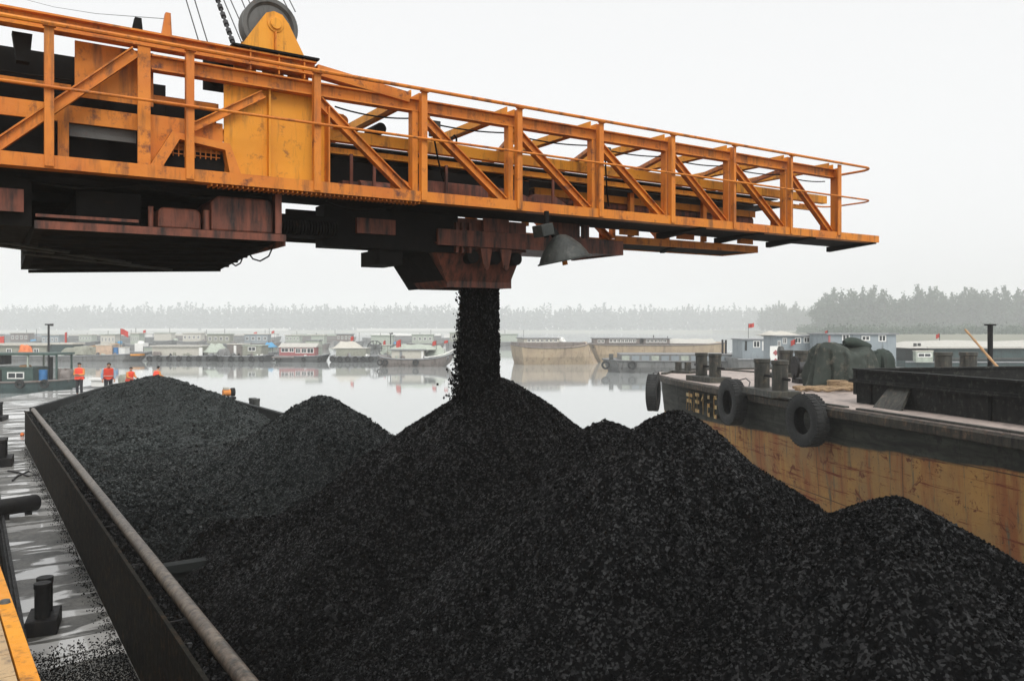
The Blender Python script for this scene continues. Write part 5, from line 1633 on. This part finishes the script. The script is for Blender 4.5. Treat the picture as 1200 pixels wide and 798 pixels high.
cabin(b, 447, 458, 405, 416, 'pale_green', 'cream', (0.3, 0.8), over=0.1)
mast(b, 458, 391, 408, 0.07, True)
flag(b, 452, 399, 408, 3, 6, -1)
b = boat('houseboat', 'cream houseboat with two dark posts and a grey overhanging roof', 'houseboat', 442, 535, 430, 'hull_brown', H=0.9, beam=4.2, bow=(0.1, 0.22), tyres=0, sheer=0.55, rake=(0.4, 1.5))
cabin(b, 461, 499, 410.5, 420.5, 'cream', 'grey_roof', (0.08, 0.85), over=0.2, rooftop=0.12, doors=[(472, 3, 'grey_roof'), (497, 2.5, 'white')])
tent(b, 456, 512, 404, 410, 'pale_green', (0.1, 0.95), 0.15)
tent(b, 496, 528, 405.5, 418, 'pale_green', (0.3, 0.95), 0.4)
flag(b, 471, 398, 408, 6, 9, -1, droop=0.5, dy=-1.0)
flag(b, 512, 399.5, 412, 5, 5, -1); flag(b, 526, 399, 412, 5, 3, -1)
pts = [(lx(b, 500), -2.1, 1.05), (lx(b, 512), -2.05, 1.15), (lx(b, 522), -1.7, 1.35), (lx(b, 534), -0.2, 1.9)]
MB().tube(pts, 0.06, 8).build('bow_rail', 'white', b, smooth=True)
for px in (448, 454, 490):
    tyre('tyre', (lx(b, px), -2.2, 0.5), (0, 1, 0), 0.36, 0.2, b, n=16, tread=False)

# packed rank of small craft behind, and deck clutter
rk = random.Random(17)
px = -30.0
kk = 0
while px < 600:
    wd = rk.uniform(26, 52)
    py = rk.uniform(404.5, 410.5)
    b = boat('small_craft', 'small hazy boat in the packed rank behind the houseboats', 'boat', px, px + wd, py, rk.choice(['hull_grey', 'hull_brown', 'hull_dark']), H=rk.uniform(0.9, 1.2), beam=3.6,
             bow=(0.06, 0.12), sheer=0.25, group='small craft packed behind the houseboats', Y=EYE * 947 / (py - 385))
    c0 = px + wd * rk.uniform(0.08, 0.25); c1 = px + wd * rk.uniform(0.55, 0.85)
    topy = lz(b, 400) 
    hcab = rk.uniform(1.5, 2.1)
    pyt = 385 + (EYE - (b['H'] + hcab)) * 947 / b['Y']
    pyb = 385 + (EYE - b['H']) * 947 / b['Y']
    wl = [(c0 + (c1 - c0) * (q + .5) / 4, (pyt + pyb) / 2 - 0.4, (c1 - c0) * 0.13, (pyb - pyt) * 0.4) for q in range(4)] if rk.random() < 0.7 else ()
    cabin(b, c0, c1, pyt, pyb, rk.choice(['cream', 'olive', 'pale_green', 'blue_grey', 'hull_brown', 'white']), rk.choice(['pale_roof', 'grey_roof', 'cream', 'pale_green']), (0.15, 0.85), wl, over=0.2, rooftop=0.15)
    mast(b, px + wd * rk.uniform(0.3, 0.95), pyt - rk.uniform(2, 7), pyb, 0.045)
    if rk.random() < 0.12:
        flag(b, px + wd * rk.uniform(0.1, 0.9), pyt - rk.uniform(2, 5), pyb, 3.5, 3, -1)
    if rk.random() < 0.6:
        lump(b, c1 + 1, c1 + rk.uniform(4, 8), pyb - rk.uniform(2, 4), pyb, rk.choice(['olive', 'hull_brown', 'white', 'pale_green', 'sky_blue']), 'deck_gear', -0.6, 0.6)
    px += wd + rk.uniform(-3, 5)
def clutter(px0, px1, py, n, b):
    """gear lying about on a boat's deck, thin poles and washing lines"""
    for q in range(n):
        x = rk.uniform(px0, px1); w = rk.uniform(2, 6); h_ = rk.uniform(1.5, 4)
        lump(b, x, x + w, py - h_, py, rk.choice(['olive', 'hull_brown', 'hull_dark', 'white', 'pale_green', 'grey_roof', 'rubber']), 'deck_gear', -b['beam'] * rk.uniform(0.28, 0.42), 0.3)
    for q in range(max(1, n // 3)):
        x = rk.uniform(px0, px1)
        z0_, z1_ = b['H'], lz(b, py - rk.uniform(8, 17))
        MB().tube([(lx(b, x), -0.3, z0_), (lx(b, x + rk.uniform(-3, 3)), -0.3, z1_)], 0.03, 6).build('pole', 'hull_brown', b)
for b in [o for o in bpy.data.objects if o.get('category') in ('houseboat', 'barge', 'dredger', 'boat') and o.get('Y') and 80 < o['Y'] < 112]:
    pyd = 385 + (EYE - b['H']) * 947 / b['Y'] + 0.5
    hw = (b['L'] / b['Y'] * 947) / 2 * 0.85
    clutter(b['c'] - hw, b['c'] + hw, pyd, int(4 + hw / 6), b)

# far rank: moored barges with pale hatch covers across the width
FR = [(-40, 62, 399.5, 'hull_grey', 'grey_roof', 'far grey barge at the left edge below the wood'),
      (70, 190, 400.5, 'hull_dark', 'pale_roof', 'far dark barge with a long pale hatch cover left of the white tank'),
      (196, 262, 401, 'hull_brown', 'cream', 'far brown barge with cream hatch above the white-walled houseboat'),
      (266, 330, 400.5, 'hull_grey', 'pale_roof', 'far grey barge with pale hatch above the blue tarpaulin'),
      (334, 418, 401, 'hull_brown', 'pale_green', 'far brown barge with pale green hatch above the red-trimmed houseboat'),
      (424, 540, 401.5, 'hull_grey', 'white', 'far grey barge with the brightest white hatch left of the falling coal'),
      (545, 612, 401, 'hull_grey', 'grey_roof', 'far grey barge hidden partly by the falling coal')]
for i, (x0, x1, py, hm_, cv, lab) in enumerate(FR):
    b = boat('far_barge', lab, 'barge', x0, x1, py, hm_, H=1.25, beam=6, bow=(0.04, 0.08), sheer=0.3, group='barges moored far across the basin')
    L_ = x1 - x0
    cabin(b, x0 + L_ * 0.12, x0 + L_ * 0.80, 393.6, 397, hm_, cv, (0.1, 0.9), over=0.2, rooftop=0.55, name='hatch')
    cabin(b, x0 + L_ * 0.84, x0 + L_ * 0.93, 391.5, 397, 'white' if i % 2 else 'blue_grey', cv, (0.2, 0.8), over=0.2)
    if i == 3:
        flag(b, x0 + L_ * 0.55, 389, 394, 4, 3, -1)
    if i in (2, 4, 5):
        lump(b, x0 + L_ * 0.3, x0 + L_ * 0.45, 391.5, 394, 'white', 'white_gear', -1, 1.2)
    mast(b, x0 + L_ * 0.7, 386.5, 394, 0.07)
for x0, x1, lab in ((105, 232, 'long pale wall on the far bank at the left'), (236, 338, 'long pale wall on the far bank in the middle'), (418, 548, 'bright pale wall on the far bank left of the coal stream')):
    a, c_ = W_(x0, 886, 2.3), W_(x1, 897, 2.3)
    d = (c_ - a).normalized(); nn = Vector((-d.y, d.x, 0))
    w = MB().bar(a + Vector((0, 0, 0.6)), c_ + Vector((0, 0, 0.6)), 0.6, 2.8).build('bank_wall', 'pale_roof')
    tag(w, lab, 'wall', 'walls on the far bank')

# right of the stream: ochre barges
b = boat('ochre_barge', 'hazy ochre barge with a dark raked bow just right of the falling coal', 'barge', 596, 690, 427.5, 'hull_ochre', H=2.0, beam=8, bow=(0.05, 0.16), sheer=0.45, rake=(0.6, -1.6), turn=R(9), deckmat='hull_brown')
MB().box(-4.2, 3.9, -2.8, 2.8, 2.0, 2.55).build('hatch_coaming', 'hull_brown', b)
cabin(b, 608, 651, 397.0, 403, 'cream', 'grey_roof', (0.2, 0.8), [(614 + i * 5.4, 399.3, 4.0, 3.4) for i in range(7)], over=0.15)
lump(b, 650, 662, 396.5, 401, 'white', 'white_cover', 0, 1.6)
b2 = boat('ochre_barge', 'second hazy ochre barge with a long row of white cabin windows', 'barge', 680, 846, 424.5, 'hull_ochre', H=2.15, beam=8, bow=(0.10, 0.0), sheer=0.25, rake=(1.6, 0), turn=R(-2), deckmat='hull_brown')
b = b2
cabin(b, 692, 746, 397.0, 404, 'hull_brown', 'grey_roof', (0.15, 0.8), [(712 + i * 4.6, 399.6, 4.2, 4.4) for i in range(7)] + [(698 + i * 4.5, 400, 3.4, 4.0) for i in range(2)], over=0.15)
cabin(b, 751, 782, 397.2, 404, 'hull_brown', 'grey_roof', (0.2, 0.8), [(756 + i * 5, 399.8, 4.2, 4.0) for i in range(5)], over=0.2)
cabin(b, 690, 826, 403.2, 408, 'hull_dark', 'hull_brown', (0.10, 0.9), over=0.05, name='hatch_coaming', rooftop=0.05)
for i in range(14):
    MB().box(lx(b, 697 + i * 9), lx(b, 698 + i * 9), -3.32, -3.22, 2.1, lz(b, 403.5)).build('stiffener', 'hull_grey', b)
tent(b, 778, 842, 397.5, 403.5, 'pale_roof', (0.2, 0.95), 0.05)
mast(b, 766, 393, 403, 0.05); mast(b, 783, 394.5, 403, 0.05)
# grey barge in front of them, panelled coaming
b = boat('panel_barge', 'grey barge with a row of pale panels and two tyres behind the bow bitts', 'barge', 702, 905, 430, 'hull_grey', H=1.15, beam=7, bow=(0.08, 0.0), sheer=0.1, rake=(0.8, 0), turn=R(-4), deckmat='hull_dark', Y=76)
cabin(b, 722, 900, 416.2, 424, 'hull_grey', 'hull_grey', (0.12, 0.9), over=0.02, name='coaming', rooftop=0.05)
for i in range(15):
    px = 724 + i * 11.6
    MB().box(lx(b, px), lx(b, px + 8.6), -3.5 + 0.84 - 0.04, -3.5 + 0.84 - 0.003, lz(b, 423), lz(b, 417.5)).build('panel', 'blue_grey' if i % 3 else 'pale_green', b)
for px in (704, 735, 834):
    tyre('tyre', (lx(b, px), -3.62, 0.75), (0, 1, 0), 0.42, 0.22, b, n=18, tread=False)
MB().box(lx(b, 709), lx(b, 714), -2.2, -1.6, 1.1, lz(b, 415.5)).build('locker', 'grey_metal', b)
mast(b, 848, 398.5, 418, 0.10); mast(b, 852, 399, 418, 0.10)
flag(b, 879, 379, 410, 7, 5, 1, droop=-0.4)
# blue-grey cabins on the right
b = boat('houseboat', 'small blue-grey houseboat with one double white window left of the shield sign', 'houseboat', 856, 912, 428, 'hull_grey', H=1.5, beam=4.5, bow=(0, 0), sheer=0.0, Y=72)
cabin(b, 863, 897, 398.5, 411, 'blue_grey', 'grey_roof', (0.1, 0.85), [(879.5, 403.5, 8, 8)], over=0.12, doors=[(867, 2.2, 'black_iron'), (888, 4, 'white')])
b = boat('houseboat', 'long blue-grey houseboat with five white windows behind the black winch', 'houseboat', 894, 962, 429, 'hull_grey', H=1.4, beam=4.5, bow=(0, 0), sheer=0.0, Y=62)
cabin(b, 901, 957, 394.5, 412, 'blue_grey', 'grey_roof', (0.1, 0.85), [(903.5, 402.5, 3.5, 6), (910, 399.5, 5, 7), (925.5, 399, 7.5, 7), (936, 398.5, 7.5, 7), (946.5, 398, 6, 7)], over=0.15, doors=[(952.5, 6, 'white')])
flag(b, 921, 397.5, 404, 5, 6, -1, dy=-2.1)
tent(b, 896, 936, 388.5, 393, 'cream', (0.3, 1.2), 0.2)
b = boat('houseboat', 'taller blue-grey houseboat with three white windows above the canvas cover', 'houseboat', 950, 1042, 430, 'hull_grey', H=1.4, beam=5, bow=(0, 0), sheer=0.0, Y=58)
cabin(b, 957, 1037, 392.2, 413, 'blue_grey', 'grey_roof', (0.1, 0.85), [(977.5, 395.5, 9, 8), (1001, 396.5, 10, 6), (1020.5, 396.5, 9, 8)], over=0.15)
MB().box(lx(b, 957) - 0.02, lx(b, 957) + 0.12, -2.06, -1.99, 1.4, lz(b, 393)).build('corner_board', 'red_paint', b)
flag(b, 969, 387, 392, 3, 4, -1)
b = boat('covered_barge', 'long dark green barge under a pale flat cover at the right edge', 'barge', 1030, 1330, 432, 'dark_green', H=1.5, beam=7, bow=(0, 0.05), sheer=0.05, Y=66)
cabin(b, 1060, 1320, 408, 421, 'dark_green', 'pale_roof', (0.05, 0.9), over=0.15, rooftop=0.10, name='hatch')
tent(b, 1034, 1322, 400, 408, 'pale_roof', (0.0, 1.0), 0.02)
MB().box(lx(b, 1062), lx(b, 1320), -3.32, -3.2, lz(b, 421.5), lz(b, 419.5)).build('side_rail', 'grey_metal', b)
flag(b, 1097, 391, 402, 4, 5, -1)
for px in (1048, 1053):
    MB().tube([(lx(b, px), -2.6, 1.5), (lx(b, px), -2.6, lz(b, 402.5))], 0.13, 12).build('vent_pipe', 'grey_metal', b, smooth=True)
cabin(b, 1040, 1060, 412, 424, 'pale_green', 'cream', (-0.05, 0.02), over=0.03, name='wheelhouse', windows=[(1050, 416, 16, 5)])

# ------------------------------------------------------------------ workers
def skin_body(name, joints, edges, mat, parent, root_i=0, sub=2):
    """one continuous skinned surface over a skeleton of joints (point, radius)"""
    me = bpy.data.meshes.new(name)
    me.from_pydata([j[0] for j in joints], edges, [])
    o = bpy.data.objects.new(name, me)
    COL.objects.link(o)
    o.parent = parent
    me.materials.append(M[mat])
    o.modifiers.new('skin', 'SKIN')
    for i, j in enumerate(joints):
        r = j[1]
        me.skin_vertices[0].data[i].radius = r if isinstance(r, tuple) else (r, r)
        me.skin_vertices[0].data[i].use_root = (i == root_i)
    s = o.modifiers.new('smooth', 'SUBSURF')
    s.levels = s.render_levels = sub
    return o
def person(px, Y, face, label, H=1.64, lean=0.0, arms='fold', head=(0, 0), sleeve='sleeve_orange', z=DK, hat=False):
    loc = W_(px, Y, z)
    k = H / 1.70
    root = thing('person', label, 'person', loc, face, world=False)
    def V(x, y, zz):
        # lean forward (towards -y) above the hips
        if zz > 0.92:
            d = zz - 0.92
            y, zz = y - d * math.sin(lean), 0.92 + d * math.cos(lean)
        return (x * k, y * k, zz * k)
    J, E = [], []
    def j(p, r, par=None):
        J.append((p, tuple(a * k for a in r) if isinstance(r, tuple) else r * k)); i = len(J) - 1
        if par is not None: E.append((par, i))
        return i
    pel = j(V(0, 0, .95), (.15, .11))
    wa = j(V(0, 0, 1.12), (.135, .10), pel)
    ch_ = j(V(0, 0, 1.32), (.155, .11), wa)
    sh_ = j(V(0, 0.01, 1.43), (.10, .08), ch_)
    ne = j(V(0, 0, 1.50), .055, sh_)
    hb_ = j(V(head[0] * .3, -.01 + head[1] * .3, 1.565), (.072, .08), ne)
    ht = j(V(head[0] * .8, -.02 + head[1] * .8, 1.66), (.072, .085), hb_)
    arm_pts = {}
    for s in (-1, 1):
        hp = j(V(s * .095, 0, .88), (.085, .09), pel)
        kn = j(V(s * .11, -.02, .50), (.058, .06), hp)
        an = j(V(s * .11, .02, .09), (.042, .045), kn)
        j(V(s * .12, -.14, .035), (.04, .03), an)
        so = j(V(s * .185, 0.01, 1.40), .056, sh_)
        if arms == 'fold':
            el, wr, hd = (s * .25, -.02, 1.13), (s * .06, -.22, 1.10), (-s * .02, -.25, 1.13)
        elif arms == 'down':
            el, wr, hd = (s * .27, .0, 1.12), (s * .26, -.10, .88), (s * .25, -.14, .80)
        else:
            el, wr, hd = (s * .25, -.12, 1.15), (s * .20, -.36, 1.08), (s * .18, -.43, 1.07)
        e_ = j(V(*el), .043, so)
        w_ = j(V(*wr), .030, e_)
        h_ = j(V(*hd), (.038, .022), w_)
        dv = Vector(hd) - Vector(wr); dv.normalize()
        sd_ = Vector((1, 0, 0)) - dv * dv.x
        if sd_.length < .1: sd_ = Vector((0, 0, 1))
        sd_.normalize()
        for q in range(4):
            base = Vector(hd) + sd_ * (q - 1.5) * .02
            f1 = base + dv * .045
            f2 = f1 + dv * .03 + Vector((0, .012, -.012))
            a_ = j(V(*f1), .0095, h_)
            j(V(*f2), .008, a_)
        th = Vector(wr) + dv * .03 + sd_ * .045
        j(V(*(th + dv * .03)), .010, h_)
        arm_pts[s] = (V(s * .185, 0.01, 1.40), V(*el), V(*wr))
    skin_body('body', J, E, 'skin', root)
    # clothes: trousers, vest, sleeves; hair; face
    TJ, TE = [(V(0, 0, .97), (.165 * k, .125 * k))], []
    for s in (-1, 1):
        i = len(TJ)
        TJ += [(V(s * .095, 0, .87), (.10 * k, .105 * k)), (V(s * .11, -.02, .50), (.078 * k, .08 * k)), (V(s * .11, .015, .11), (.068 * k, .07 * k))]
        TE += [(0, i), (i, i + 1), (i + 1, i + 2)]
    skin_body('trousers', TJ, TE, 'trousers', root)
    vb = MB()
    prof = [(0.0, 1.47, .06, .06), (0, 1.455, .12, .095), (0, 1.42, .195, .125), (0, 1.30, .205, .145), (0, 1.12, .19, .14), (0, 0.96, .20, .15), (0, 0.86, .215, .16), (0, 0.86, .19, .135)]
    vs, fs = [], []
    n_ = 20
    for _, zz, rx, ry in prof:
        for q in range(n_):
            a = 2 * math.pi * q / n_
            vs.append(V(1.2 * rx * math.cos(a) * (1 + .02 * math.sin(5 * a + zz * 9)), ry * math.sin(a), zz))
    for i in range(len(prof) - 1):
        for q in range(n_):
            fs.append((i * n_ + q, i * n_ + (q + 1) % n_, (i + 1) * n_ + (q + 1) % n_, (i + 1) * n_ + q))
    vest = vb.add(vs, fs).build('vest', 'vest', root, smooth=True)
    st = MB()
    for zz in (1.05,):
        ringp = [V(.245 * math.cos(a), .155 * math.sin(a), zz) for a in [2 * math.pi * q / 24 for q in range(25)]]
        st.tube(ringp, 0.016 * k, 6)
    st.build('stripe', 'cream', vest, smooth=True)
    for s in (-1, 1):
        a, b_, c_ = arm_pts[s]
        m_ = Vector(b_).lerp(Vector(c_), 0.85)
        MB().tube([Vector(a) + Vector((0, 0, .02)), Vector(a).lerp(Vector(b_), .5), b_, m_], [.075 * k, .066 * k, .058 * k, .048 * k], 12).build('sleeve', sleeve, root, smooth=True)
    hc = Vector(V(head[0] * .75, .0 + head[1] * .75, 1.645))
    hv, hf = [], []
    for i in range(7):
        for q in range(18):
            a = 2 * math.pi * q / 18
            th = i / 6 * math.pi * (0.58 - 0.30 * max(0.0, -math.sin(a)) ** 0.6)
            hv.append(hc + Vector((.094 * math.sin(th) * math.cos(a), .105 * math.sin(th) * math.sin(a) + .012, .10 * math.cos(th) + (.02 if math.sin(a) < -.3 and i == 6 else 0))) * k)
    for i in range(6):
        for q in range(18):
            hf.append((i * 18 + q, i * 18 + (q + 1) % 18, (i + 1) * 18 + (q + 1) % 18, (i + 1) * 18 + q))
    MB().add(hv, hf).build('cap' if hat else 'hair', 'black_iron' if hat else 'hair', root, smooth=True)
    fc = MB()
    for s in (-1, 1):
        fc.lathe([(0, -.005), (.011, 0), (.007, .006), (0, .007)], hc + Vector((s * .032, -.086, -.015)) * k, (0, -1, 0), 10)
    fc.bar(hc + Vector((-.025, -.088, -.075)) * k, hc + Vector((.025, -.088, -.075)) * k, .008, .008)
    fc.build('eyes', 'hair', root)
    no = MB()
    no.prism([(-.015 * k, 0), (.015 * k, 0), (0, .045 * k)], 'y', -.022 * k, .02 * k)
    no.map(lambda p: p + hc + Vector((0, -.088, -.055)) * k).build('nose', 'skin', root, smooth=True)
    er = MB()
    for s in (-1, 1):
        er.lathe([(0, -.012), (.022, -.01), (.028, .0), (.018, .012), (0, .012)], hc + Vector((s * .085, .0, -.03)) * k, (1, 0, 0), 10)
    er.build('ears', 'skin', root, smooth=True)
    return root
person(93, 38.5, -HEAD, 'worker in orange-red vest standing with hands joined, leftmost of the four', H=1.54, arms='fold')
person(127, 37.5, -HEAD + R(28), 'worker in orange-red vest bending forward with arms hanging and pale blue sleeve', H=1.66, lean=R(26), arms='down', head=(.02, -.08), sleeve='sleeve_blue')
person(151.5, 38.5, -HEAD + R(60), 'shorter worker in orange looking right, half hidden by the coal', H=1.36, lean=R(14), arms='reach')
person(181.5, 39.5, -HEAD + R(150), 'worker whose dark capped head just shows over the coal peak', H=1.36, lean=R(20), arms='reach', hat=True)
